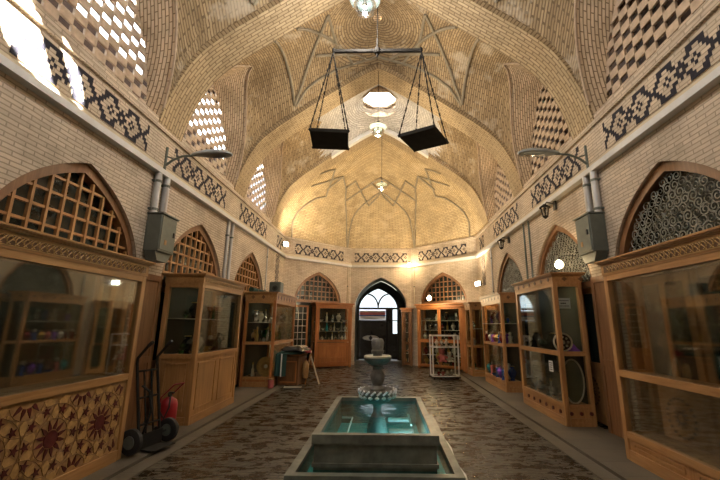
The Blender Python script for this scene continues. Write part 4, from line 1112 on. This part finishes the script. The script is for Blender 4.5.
# things on the roof of the far left case
t=thing('speaker_box','blue grey box standing on the roof of the furthest left case','box',(-3.08,11.2,2.46),0)
b=MB(); b.bevbox(-.17,.17,-.17,.17,0,.38,.02); b.build('shell',M['grey'],t); b=MB(); b.lathe([(.08,0),(.07,-.008),(.02,.002)],16,(0,-.17,.19),'y'); b.build('front_grille',M['dgrey'],t)
t=thing('rolled_mat','dark rolled cloth lying on the roof of the furthest left case','cloth roll',(-3.2,11.2,2.46),0)
b=MB(); b.tube([(-.28,-1.0,.07),(-.28,.9,.07)],.07,12); b.build('roll',M['teal_cloth'],t,True); b=MB(); 
for y in (-.6,0,.5): b.lathe([(.075,-.02),(.075,.02)],12,(-.28,y,.07),'y')
b.build('tie',M['woodD'],t)
# ------------------------------------------------------------------ fountain and basins
FY=5.12; FX=.09
t=thing('outer_basin','low grey marble basin on the floor surrounding the raised pool','basin',(FX,FY,0))
b=MB(); ringbox(b,-.82,.82,-1.26,1.20,0,.19,.06); b.build('basin_wall',M['marble'],t)
b=MB(); ringbox(b,-.84,.84,-1.28,1.22,.19,.235,.085); b.build('rim',M['marble'],t)
b=MB(); b.box(-.76,.76,-1.2,1.14,.0,.02); b.build('tiled_bed',M['pooltile'],t)
b=MB()
for (x0,x1,y0,y1) in ((-.762,.762,-1.202,-1.02),(-.762,.762,1.02,1.142),(-.762,-.618,-1.02,1.02),(.618,.762,-1.02,1.02)): b.poly([(x0,y0,.195),(x1,y0,.195),(x1,y1,.195),(x0,y1,.195)])
b.build('water',M['water'],t)
t=thing('raised_pool','raised rectangular marble pool of turquoise water in the middle of the hall','pool',(FX,FY,0.022))
b=MB(); ringbox(b,-.615,.615,-1.01,1.01,0,.41,.055); b.build('pool_wall',M['marble'],t)
b=MB(); ringbox(b,-.64,.64,-1.035,1.035,.41,.50,.075); b.build('rim',M['marble'],t)
b=MB(); ringbox(b,-.632,.632,-1.027,1.027,.20,.235,.03); ringbox(b,-.626,.626,-1.02,1.02,.10,.115,.03); b.build('moulded_course',M['marble'],t)
b=MB(); b.box(-.56,.56,-.955,.955,.12,.14); b.build('tiled_bed',M['pooltile'],t)
b=MB(); b.poly([(-.565,-.96,.45),(.565,-.96,.45),(.565,.96,.45),(-.565,.96,.45)]); b.build('water',M['water'],t)
b=MB(); b.tube([(-.48,.3,.36),(-.34,.3,.36),(-.34,-.70,.36)],.014,8); b.tube([(.42,.45,.37),(.42,-.1,.37)],.014,8); b.build('water_pipe',M['duct'],t,True)
for y in (-.30,.25): MB().bevbox(.14,.44,y-.05,y+.05,.33,.37,.01).build('lamp_housing',M['white'],t)
t=thing('fountain','carved stone fountain with two scalloped bowls standing in the turquoise pool','fountain',(FX,FY,.0425))
def Ln(mb,prof,n=36,fl=None): return mb.lathe(prof,n,(0,0,0),'z',fl)
b=MB(); Ln(b,[(.12,.10),(.13,.12),(.13,.26),(.12,.34),(.09,.42),(.06,.46),(.05,.50),(.055,.56),(.09,.60)]); b.build('pedestal',M['stone'],t,True)
b=MB(); Ln(b,[(.08,.58),(.15,.61),(.20,.66),(.228,.71)],36,lambda i,a:.05*abs(math.sin(a*8))*(1 if i>0 else 0)); b.build('lower_bowl',M['stone'],t,True)
b=MB(); Ln(b,[(.228,.71),(.238,.73),(.232,.755),(.205,.755),(.17,.70),(.02,.69)]); lb=b.build('lower_bowl_lip',M['stone'],t,True)
b=MB()
for k in range(16):
    a=2*PI*k/16; b.lathe([(.004,-.022),(.024,-.012),(.03,0),(.024,.012),(.004,.022)],8,(.214*math.cos(a),.214*math.sin(a),.672))
b.build('white_gadroon',M['lit_lip'],lb,True)
b=MB()
for k in range(20):
    a=2*PI*k/20; c,s=math.cos(a),math.sin(a); c2,s2=math.cos(a+.22),math.sin(a+.22)
    b.tube([(.236*c,.236*s,.708),(.242*c2,.242*s2,.752)],.014,6)
b.build('white_rope_edge',M['lit_lip'],lb,True)
b=MB(); Ln(b,[(.09,.69),(.095,.76),(.065,.79),(.06,.80),(.085,.85),(.095,.90),(.085,.95),(.06,.99),(.065,1.01),(.075,1.03),(.06,1.05)]); b.build('baluster',M['stone'],t,True)
b=MB(); Ln(b,[(.06,1.04),(.11,1.06),(.155,1.10),(.175,1.14)],36,lambda i,a:.06*abs(math.sin(a*7))*(1 if i>0 else 0)); b.build('upper_bowl',M['stone'],t,True)
b=MB(); Ln(b,[(.175,1.14),(.18,1.16),(.16,1.17),(.13,1.13),(.02,1.13)]); b.build('upper_bowl_lip',M['ivory'],t,True)
b=MB(); Ln(b,[(.06,1.12),(.06,1.18),(.08,1.20),(.083,1.23),(.07,1.245),(.075,1.27),(.082,1.33),(.07,1.37),(.05,1.385),(.01,1.385)],30,lambda i,a:.05*math.sin(a*9) if i>4 else 0); b.build('finial',M['stone'],t,True)
t=thing('hose','pale plastic hose lying along the right side of the low basin','hose',(0,0,0))
b=MB(); b.tube([(1.01,4.15,.02),(1.05,4.5,.02),(1.01,4.9,.02),(1.05,5.4,.02),(1.02,5.9,.02)],.018,8); b.build('tube',M['duct'],t,True)
b=MB(); b.lathe([(.026,-.04),(.026,.04)],10,(1.01,4.9,.025),'y'); b.lathe([(.026,-.04),(.026,.04)],10,(1.01,4.15,.025),'y'); b.build('coupling',M['white'],t)
# ------------------------------------------------------------------ hanging scales and lamps
t=thing('hanging_scales','giant black iron balance with two square pans hanging from the vault','scales',(.045,5.75,6.38))
b=MB(); b.bevbox(-.80,.80,-.022,.022,-.034,.034,.008); b.build('beam',M['iron'],t)
b=MB(); b.tube([(0,0,-.12),(0,0,.25)],.018,8); b.lathe([(.05,-.05),(.06,0),(.05,.05)],12); b.tube([(0,0,.25),(0,0,1.95)],.008,6); b.build('pointer',M['iron'],t,True)
b=MB(); 
for s in (-1,1): b.lathe([(.01,-.05),(.035,0),(.03,.04),(.01,.07)],10,(s*.78,0,0))
b.build('end_cap',M['iron'],t,True)
for s,rz in ((-1,.10),(1,-.50)):
    R=Matrix.Translation((s*.79,0,0))@Matrix.Rotation(rz,4,'Z')
    zp=-1.76; h=.31
    p=MB(); p.bevbox(-h,h,-h,h,zp,zp+.025,.005); 
    for (x0,x1,y0,y1) in ((-h,h,-h,-h+.02),(-h,h,h-.02,h),(-h,-h+.02,-h,h),(h-.02,h,-h,h)): p.box(x0,x1,y0,y1,zp+.02,zp+.06)
    p.tf(R); pan=p.build('pan',M['iron'],t)
    c=MB()
    for (x,y) in ((-h,-h),(h,-h),(h,h),(-h,h)):
        c.lathe([(.008,-.03),(.026,0),(.008,.03)],8,(x,y,zp+.03))
        n=22
        for k in range(n):
            a=k/n; bb=(k+1)/n; P=lambda q:(x*q,y*q,-.03+(zp+.06)*q)
            q0,q1=Vector(P(a)),Vector(P(bb)); c.tube([q0,q0.lerp(q1,.85)],.014 if k%2 else .009,5)
    c.tf(R); c.build('chain',M['iron'],t)
def pendant(label,x,y,z,top,r,e,col,glow=None):
    t=thing('pendant_lamp',label,'lamp',(x,y,z))
    b=MB(); b.tube([(0,0,r*1.2),(0,0,top-z)],.008,6); b.build('cord',M['iron'],t)
    b=MB(); b.lathe([(r*.25,r*1.3),(r*.3,r*1.0),(r*1.15,r*.62),(r*1.2,r*.55),(r*1.1,r*.57),(r*.2,r*.85)],24); b.build('shade',M['grey'],t,True)
    b=MB(); b.lathe([(r*.45,r*.62),(r*.8,r*.35),(r*.9,0),(r*.75,-r*.5),(r*.3,-r*.85),(.005,-r*.9)],24); b.build('glass_globe',M['lampglass'],t,True)
    b=MB(); b.lathe([(r*.12,r*.7),(r*.14,r*.25),(r*.25,r*.05),(r*.2,-r*.15),(.004,-r*.25)],12); b.build('bulb',M['ivory'],t,True)
    if e: light('lamp_or_fill_light','POINT',(x,y,z-r*1.3),e,col,.12)  # fill light added under the globe; the lamp itself hangs unlit
    return t
pendant('large glass globe lamp with a grey shade above the iron scales',-.16,5.35,6.95,8.3,.22,140,NEU)
pendant('small glass lamp on a long cord hanging below the skylight',0,8.78,6.5,8.25,.19,160,TUN)
pendant('smallest white lamp hanging high in front of the far half dome',.07,11.8,6.12,8.25,.15,70,WARM)
pendant('added glass globe fill lamp, unseen in the bay over the viewer',0,2.6,6.95,8.2,.22,120,NEU)  # lamp added out of view for fill light
pendant('added glass globe fill lamp, unseen behind the viewer near the rear wall',0,-.35,6.95,8.2,.22,60,NEU)  # second unseen lamp, added for fill behind the camera
def street_lamp(s,side):
    t=thing('street_lamp','grey cobra head street lamp on a curved arm from the %s wall'%side,'street lamp',(s*3.52,5.78,4.25))
    m=-s
    b=MB(); b.tube([(0,0,-.12),(0,0,.28)],.022,8); b.tube([(0,0,-.05),(m*.12,0,.05),(m*.28,0,.12),(m*.52,0,.14)],.02,8); b.tube([(0,0,.12),(m*.12,0,.08)],.012,6); b.build('arm',M['grey'],t,True)
    b=MB(); prof=[(.44,.03,.03),(.52,.06,.055),(.68,.105,.08),(.88,.125,.085),(1.04,.10,.065),(1.12,.035,.03)]
    rows=[]
    for (x,wy,hz) in prof:
        rows.append([(m*x,wy*math.cos(a),.145+hz*math.sin(a)*(1 if math.sin(a)>0 else .35)) for a in [2*PI*k/14 for k in range(15)]])
    b.grid(rows); b.poly([rows[-1][k] for k in range(14)]); b.poly([rows[0][k] for k in range(13,-1,-1)]); b.build('head',M['lampgrey'],t,True)
    rows=[[(m*x,wy*.8*math.cos(a),.128-hz*.9*abs(math.sin(a))) for a in [PI+PI*k/10 for k in range(11)]] for (x,wy,hz) in ((.68,.04,.01),(.74,.07,.035),(.88,.085,.045),(.98,.07,.03),(1.03,.03,.01))]
    b=MB(); b.grid(rows); b.build('lens',M['lampglass'],t,True)
street_lamp(-1,'left'); street_lamp(1,'right')
# ------------------------------------------------------------------ pipes, junction boxes, small fixtures
def conduit(label,s,y,z0,z1,r,mat='pipe',name='conduit_pipe'):
    t=thing(name,label,'pipe',(s*(W-.001-r),y,0)); b=MB(); b.tube([(0,0,z0),(0,0,z1)],r,12); b.build('pipe',M[mat],t,True)
    for z in (z0+.15*(z1-z0),z0+.8*(z1-z0)):
        b=MB(); b.lathe([(r*1.15,-.02),(r*1.15,.02)],12,(0,0,z)); b.box(0,s*r,-r*1.4,r*1.4,z-.015,z+.015); b.build('clamp',M['grey'],t)
for s,sd in ((-1,'left'),(1,'right')):
    conduit('grey vertical pipe entering the %s junction box, nearer of the pair'%sd,s,5.72,3.30,4.04,.055)
    conduit('grey vertical pipe entering the %s junction box, further of the pair'%sd,s,5.96,3.30,4.04,.055)
    t=thing('junction_box','grey steel electrical box on the %s pier below two pipes'%sd,'electrical box',(s*(W-.005),5.88,2.72),PI/2 if s<0 else -PI/2)
    b=MB(); b.bevbox(-.22,.22,-.24,0,0,.60,.008); b.prism([(-.22,0),(.22,0),(.14,-.14),(-.14,-.14)],-.20,-.02,'y'); b.build('case',M['grey'],t)
    b=MB(); b.bevbox(-.24,.24,-.27,0,.60,.625,.006); b.build('rain_lid',M['grey'],t)
    b=MB(); b.bevbox(-.2,.2,-.252,-.24,.03,.58,.004); d=b.build('door',M['grey'],t); b=MB(); b.box(.12,.15,-.27,-.252,.28,.36); b.build('handle',M['dgrey'],d)
    b=MB(); b.box(-.09,-.03,-.256,-.252,.12,.2) ; b.build('warning_label',M['ochre2'],d)
conduit('thin grey pipe on the left pier between the second and third arches, nearer one',-1,8.62,2.2,4.04,.035)
conduit('thin grey pipe on the left pier between the second and third arches, further one',-1,8.86,2.2,4.04,.035)
conduit('thin dark pipe on the right pier between the second and third arches, nearer one',1,8.66,2.5,4.04,.02,'grey')
conduit('thin dark pipe on the right pier between the second and third arches, further one',1,8.98,2.5,4.04,.02,'grey')
conduit('thin pale pipe on the left wall just before the corner',-1,11.75,2.4,4.04,.02)
conduit('thin pale pipe on the right wall just before the corner',1,11.9,2.4,4.04,.02)
for x,nm in ((-1.42,'left'),(1.42,'right')):
    t=thing('conduit_pipe','thin pale pipe on the far wall %s of the doorway'%nm,'pipe',(x,15.94,0)); b=MB(); b.tube([(0,0,2.5),(0,0,4.04)],.02,8); b.build('pipe',M['plaster'],t,True)
    b=MB(); b.lathe([(.026,-.02),(.026,.02)],8,(0,0,3.2)); b.build('clamp',M['grey'],t)
def lantern(label,x,y,z,s):
    t=thing('wall_lantern',label,'lantern',(x,y,z)); b=MB(); b.tube([(s*.22,0,.12),(s*.05,0,.16),(0,0,.10)],.012,6); b.box(s*.19,s*.22,-.05,.05,.0,.18); b.build('bracket',M['dgrey'],t,True)
    b=MB(); b.lathe([(.02,.12),(.10,.06),(.11,.04),(.02,.05)],10); b.lathe([(.05,-.15),(.06,-.13),(.02,-.18)],8); 
    for k in range(6): a=PI/3*k; b.tube([(.085*math.cos(a),.085*math.sin(a),.05),(.05*math.cos(a),.05*math.sin(a),-.14)],.007,4)
    b.build('cage',M['iron'],t); b=MB(); b.lathe([(.075,.04),(.045,-.13)],8); b.build('lantern_glass',M['lampglass'],t)
lantern('dark caged lantern under the duct above the second right arch',3.38,7.2,3.86,1)
lantern('dark caged lantern under the duct above the third right arch',3.38,10.1,3.82,1)
# bare lit lamps
def bare(label,x,y,z,r,e,col,mat='glow_warm',wallx=None,d=(0,1)):
    t=thing('lit_lamp',label,'lamp',(x,y,z)); b=MB(); b.lathe([(.004,-r),(r*.7,-r*.7),(r,0),(r*.7,r*.7),(r*.3,r*1.1),(.01,r*1.15)],14); b.build('bulb',M[mat],t,True)
    b=MB(); b.lathe([(r*.35,r*1.1),(r*.4,r*1.8),(.01,r*1.9)],10); b.tube([(0,0,r*1.7),(d[0]*.5,d[1]*.5,r*2.4),(d[0],d[1],r*2.2)],.008,5); b.build('holder',M['dgrey'],t,True)
    light('lamp_or_fill_light','POINT',(x-d[0]*.2/max(.01,math.hypot(*d))*1.0,y-d[1]/max(.01,math.hypot(*d))*.2,z-r*.2),e,col,.06)
bare('glowing bulb on the duct at the right corner of the far doorway wall',1.22,15.88,4.12,.085,24,WARM,d=(0,.2))
bare('glowing bulb hanging over the cabinet right of the doorway',1.86,14.35,2.60,.09,60,WARM,d=(.15,1.0))
bare('glowing bulb over the notice case under the second right arch',3.34,6.75,2.68,.075,14,WARM,'glow_warm',d=(.3,0))
def flood(label,x,y,z,rz,target,e,spot=True):
    t=thing('floodlight',label,'floodlight',(x,y,z),rz); b=MB(); b.bevbox(-.12,.12,.0,.09,-.09,.09,.015); b.build('housing',M['grey'],t)
    b=MB(); b.box(-.10,.10,-.006,.0,-.07,.07); b.build('lit_face',M['glow_white'],t)
    b=MB(); b.tube([(-.13,.05,0),(-.13,.14,-.02),(.13,.14,-.02),(.13,.05,0)],.01,6); b.build('yoke',M['dgrey'],t)
    light('flood_light','SPOT',(x+math.sin(rz)*.03,y-math.cos(rz)*.05,z),e,(1,.80,.52),.08,rot=Vector(target)-Vector((x,y,z)),spot_size=2.5,spot_blend=.8)
flood('white glaring floodlight on the right wall below the striped tiles',3.40,13.05,3.02,-.9,(0,13.2,8),560)
flood('floodlight above the duct in the far left corner',-3.42,13.2,4.45,.9,(0,13.5,8.5),430)
# ------------------------------------------------------------------ toy cart, textile chest, easel, hand truck, red extinguisher
t=thing('display_cart','white framed glass cart of toys standing free before the right end','cart',(2.02,12.15,0),.05)
b=MB(); 
for x in (-.41,.37):
    for y in (-.26,.22): b.bevbox(x,x+.04,y,y+.04,.08,1.3)
for z in (.08,.93,1.27):
    for y in (-.26,.22): b.box(-.41,.41,y,y+.035,z,z+.035)
    for x in (-.41,.375): b.box(x,x+.035,-.26,.26,z,z+.035)
b.build('frame',M['white'],t)
b=MB(); b.box(-.43,.43,-.28,.28,.05,.085); b.build('bottom_tray',M['black'],t)
b=MB(); b.box(-.38,.38,-.24,.24,.945,.96); b.box(-.38,.38,-.24,.24,.5,.51); b.build('shelf',M['glass'],t)
b=MB(); b.box(-.37,.37,-.25,-.245,.12,.93); b.build('front_pane',M['glass'],t)
for x in (-.36,.36):
    for y in (-.22,.22):
        b=MB(); b.lathe([(.026,-.012),(.026,.012)],10,(x,y,.027),'x'); b.build('castor',M['rubber'],t)
fill(mixk('fm fp vi fr'.replace('fr','fs')),'floor of the white cart',(1.76,12.02),(2.28,12.04),.088,'toys low in the white cart','left side',-PI/2,1,(0,0),1.5)
fill(mixk('vi vs fi ws'),'top shelf, white cart',(1.72,12.1),(2.32,12.12),.963,'toys on the top shelf of the white cart','left side',-PI/2,1,(0,0),1.2)
fill(mixk('vr wg fm'),'middle shelf, white cart',(1.74,12.1),(2.3,12.12),.513,'toys on the middle shelf of the white cart','left side',-PI/2,1,(0,0),1.2)
def doll(label,x,y,z,s,mat,rz):
    t=thing('soft_toy',label,'soft toy',(x,y,z),rz); t.scale=(s,s,s); b=MB(); b.lathe([(.03,0),(.07,.03),(.08,.08),(.05,.14),(.01,.16)],14); b.build('body',M[mat],t,True)
    b=MB(); b.lathe([(.01,.13),(.05,.15),(.062,.19),(.045,.235),(.006,.25)],14); h=b.build('head',M[mat],t,True)
    b=MB(); 
    for sx in (-1,1): b.lathe([(.004,.22),(.022,.235),(.022,.255),(.004,.27)],8,(sx*.042,0,0))
    b.build('ear',M[mat],h,True)
    b=MB()
    for sx in (-1,1): b.tube([(sx*.06,-.01,.11),(sx*.10,-.06,.08)],.02,7); b.tube([(sx*.04,-.03,.03),(sx*.06,-.13,.025)],.025,7)
    b.build('limb',M[mat],t,True)
doll('pink soft toy sitting behind the front glass of the white cart',1.93,11.98,.60-.087,1.5,'pink',0)
doll('smaller pale soft toy beside the pink one in the white cart',2.16,12.0,.60-.087,1.1,'ivory',.2)
t=thing('chest','low dark wooden chest beside the furthest left case under a heap of cloths','chest',(-2.38,10.75,0),-.12)
b=MB(); b.bevbox(-.26,.30,-.35,.35,.04,.78,.01); b.build('body',M['woodD'],t)
b=MB(); b.bevbox(-.28,.32,-.37,.37,.78,.82,.01); b.build('lid',M['woodF'],t)
b=MB(); 
for x0,x1,z0,z1 in ((-.22,.26,.1,.13),(-.22,.26,.62,.65),(-.22,-.19,.1,.65),(.23,.26,.1,.65)): b.box(x0,x1,-.362,-.35,z0,z1)
b.build('panel_bead',M['woodF'],t)
def folded(label,x,y,z,w,d,h,mat,rz,band=None):
    t=thing('folded_cloth',label,'folded cloth',(x,y,z),rz); G=[]; 
    b=MB()
    for i in range(13):
        u=i/12-.5; row=[]
        for j in range(13):
            v=j/12-.5; e=(1-(2*abs(u))**6)*(1-(2*abs(v))**6); row.append((u*w*(1+.03*math.sin(v*9)),v*d,e*h*(.85+.12*math.sin(u*7+v*5))))
        G.append(row)
    b.grid(G); b.build('fold',M[mat],t,True)
    if band:
        for k in (-1,0,1):
            q=MB(); rows=[[(G[i][j][0],G[i][j][1]+k*d*.22,G[6][j][2]*.0+h*(.85+.12*math.sin((i/12-.5)*7+(j/12-.5)*5))*(1-(2*abs(i/12-.5))**6)+.006) for j in (5,6,7)] for i in range(1,12)]; q.grid(rows); q.build('stripe',M[band],t,True)
folded('dark green cloth at the bottom of the heap on the chest',-2.38,10.72,.822,.66,.78,.10,'teal_cloth',-.1)
folded('striped black and white cloth on top of the heap on the chest',-2.26,10.62,.915,.66,.55,.13,'black',-.35,'ivory')
folded('maroon cloth at the right edge of the chest lid',-2.02,10.98,.822,.24,.22,.15,'maroon',.2)
t=thing('draped_cloth','dark green cloth hanging down the near left side of the chest','cloth',(-2.60,10.35,.05))
b=MB(); b.grid([[(-.14+.05*i,-.02-.02*math.sin(i*1.9)-.03*(1-z/.78),z) for z in (.22,.4,.6,.79)] for i in range(7)]); b.grid([[(-.14+.05*i,-.0-.02*math.sin(i*1.9)-.03*(1-z/.78),z) for z in (.22,.4,.6,.79)] for i in range(7)],flip=True); b.build('drape',M['teal_cloth'],t,True)
b=MB(); b.grid([[(.02+.02*i,-.045-.02*math.sin(i*1.9)-.03*(1-z/.78),z) for z in (.22,.4,.6,.79)] for i in range(3)]); b.build('pale_stripe',M['duct'],t,True)
t=thing('folding_stand','folded pale wooden stand leaning beside the chest of cloths','stand',(-1.86,10.9,0),.2)
b=MB(); b.tube([(-.16,-.12,.01),(-.05,.0,.78)],.02,6); b.tube([(-.16,.18,.01),(-.05,.1,.78)],.02,6); b.build('back_leg',M['woodR'],t)
b=MB(); b.tube([(.22,-.12,.01),(-.04,0,.74)],.02,6); b.tube([(.22,.18,.01),(-.04,.1,.74)],.02,6); b.build('front_leg',M['ivory'],t)
b=MB(); b.tube([(.12,-.1,.24),(.12,.16,.24)],.014,6); b.tube([(-.13,-.1,.2),(-.13,.16,.2)],.014,6); b.tube([(-.05,0,.76),(-.05,.1,.76)],.02,6); b.build('rung',M['woodR'],t)
t=thing('yellow_bag','ochre cloth bag hung on the folded stand','bag',(-1.99,10.72,.16))
b=MB(); b.lathe([(.02,.0),(.07,.03),(.09,.2),(.08,.38),(.04,.46),(.02,.48)],12); b.build('bag_body',M['ochre2'],t,True); b=MB(); b.tube([(-.03,0,.47),(0,0,.56),(.03,0,.47)],.008,5); b.build('strap',M['maroon'],t,True)
t=thing('floor_tray','dark flat tray on the floor in front of the chest','tray',(-2.16,10.12,0),.1); b=MB(); b.bevbox(-.24,.2,-.1,.1,.0,.03,.01); b.build('base',M['dgrey'],t); b=MB(); ringbox(b,-.24,.2,-.1,.1,.03,.045,.015); b.build('rim',M['ivory'],t)
t=thing('clay_pot','small reddish clay pot at the foot of the furthest left case','pot',(-2.70,9.95,.036)); b=MB(); b.lathe([(.06,0),(.075,.02),(.07,.12),(.08,.2),(.07,.21),(.055,.12)],14); b.build('body',M['pink'],t,True); b=MB(); b.lathe([(.085,.20),(.09,.215),(.08,.225)],14); b.build('rim',M['ochre2'],t,True)
# hand truck
t=thing('hand_truck','black two wheeled hand truck leaning between the first two left cases','hand truck',(-2.86,5.24,.036),-.2)
b=MB()
for y in (-.17,.17):
    b.tube([(-.02,y,.16),(-.20,y,1.05),(-.20,y,1.12),(-.06,y,1.28)],.018,8)
for z,x in ((.3,-.045),(.62,-.11),(.95,-.178)): b.tube([(x,-.17,z),(x,.17,z)],.014,6)
for y in (-.06,.06): b.tube([(-.02,y,.16),(-.178,y,.95)],.012,6)
b.build('frame',M['iron'],t,True)
b=MB(); 
for y in (-.17,.17): b.tube([(-.06,y,1.28),(.0,y,1.33)],.024,8)
b.build('grip',M['rubber'],t,True)
b=MB(); b.tube([(-.0,-.32,.15),(-.0,.32,.15)],.013,8); b.build('axle',M['steel'],t,True)
b=MB(); b.box(.02,.24,-.18,.18,.02,.03); b.box(-.0,.02,-.18,.18,.02,.2); b.build('toe_plate',M['iron'],t)
b=MB(); b.tube([(-.05,-.19,.78),(.08,-.2,.72),(.14,-.2,.5),(.06,-.2,.22)],.014,8); b.build('side_hoop',M['iron'],t,True)
for y in (-.30,.30):
    b=MB(); b.lathe([(.06,-.03),(.12,-.04),(.148,-.025),(.15,0),(.148,.025),(.12,.04),(.06,.03)],26,(0,y,.15),'y'); w_=b.build('wheel',M['rubber'],t,True)
    b=MB(); b.lathe([(.075,-.045),(.08,0),(.075,.045)],18,(0,y,.15),'y'); b.build('hub',M['grey'],w_,True)
t=thing('fire_extinguisher','red wheeled fire extinguisher behind the hand truck','fire extinguisher',(-2.95,5.75,.036),-.3); t.scale=(.85,.85,.85)
b=MB(); b.lathe([(.10,.06),(.135,.10),(.14,.16),(.14,.50),(.12,.57),(.05,.62),(.03,.63)],20); b.build('cylinder',M['red'],t,True)
b=MB(); b.lathe([(.03,.62),(.035,.68),(.01,.70)],10); b.box(-.02,.09,-.015,.015,.68,.705); b.build('valve',M['dgrey'],t)
b=MB(); b.tube([(.02,-.03,.66),(.12,-.10,.66),(.17,-.15,.50),(.10,-.17,.32),(0,-.17,.42),(-.02,-.16,.55)],.013,8); b.build('hose',M['rubber'],t,True)
b=MB(); b.tube([(-.10,.09,.3),(-.08,.10,.62),(.16,.12,.84)],.013,7); b.tube([(-.10,-.09,.3),(-.08,-.10,.62),(.16,-.08,.84)],.013,7); b.tube([(.16,.12,.84),(.16,-.08,.84)],.013,7); b.build('pull_handle',M['red'],t,True)
for y in (-.17,.17):
    b=MB(); b.lathe([(.04,-.02),(.09,-.022),(.10,0),(.09,.022),(.04,.02)],20,(0,y,.10),'y'); b.build('wheel',M['rubber'],t,True)
# ------------------------------------------------------------------ camera
F=373.0; th=math.atan(85/F); yaw=.020
cd=bpy.data.cameras.new('camera'); cam=bpy.data.objects.new('camera',cd); COL.objects.link(cam); SC.camera=cam
cd.sensor_fit='HORIZONTAL'; cd.sensor_width=36; cd.lens=F/720*36; cd.clip_start=.05; cd.clip_end=200
cam.location=(.19,0,1.6); cam.rotation_euler=(Matrix.Rotation(yaw,3,'Z')@Matrix.Rotation(PI/2+th,3,'X')@Matrix.Rotation(.005,3,'Z')).to_euler(); cd.shift_x=-18/720
light('pool_lamp','POINT',(FX+.34,FY-.35,.27),7,(.75,.95,1),.04)
vs=SC.view_settings; SC.display_settings.display_device='sRGB'; vs.view_transform='Standard'; vs.look='None'; vs.gamma=1; vs.use_curve_mapping=False; vs.exposure=0.42
try:
    SC.cycles.use_denoising=True; SC.cycles.max_bounces=8; SC.cycles.transparent_max_bounces=24; SC.cycles.sample_clamp_indirect=4; SC.cycles.caustics_reflective=False; SC.cycles.caustics_refractive=False
except Exception: pass
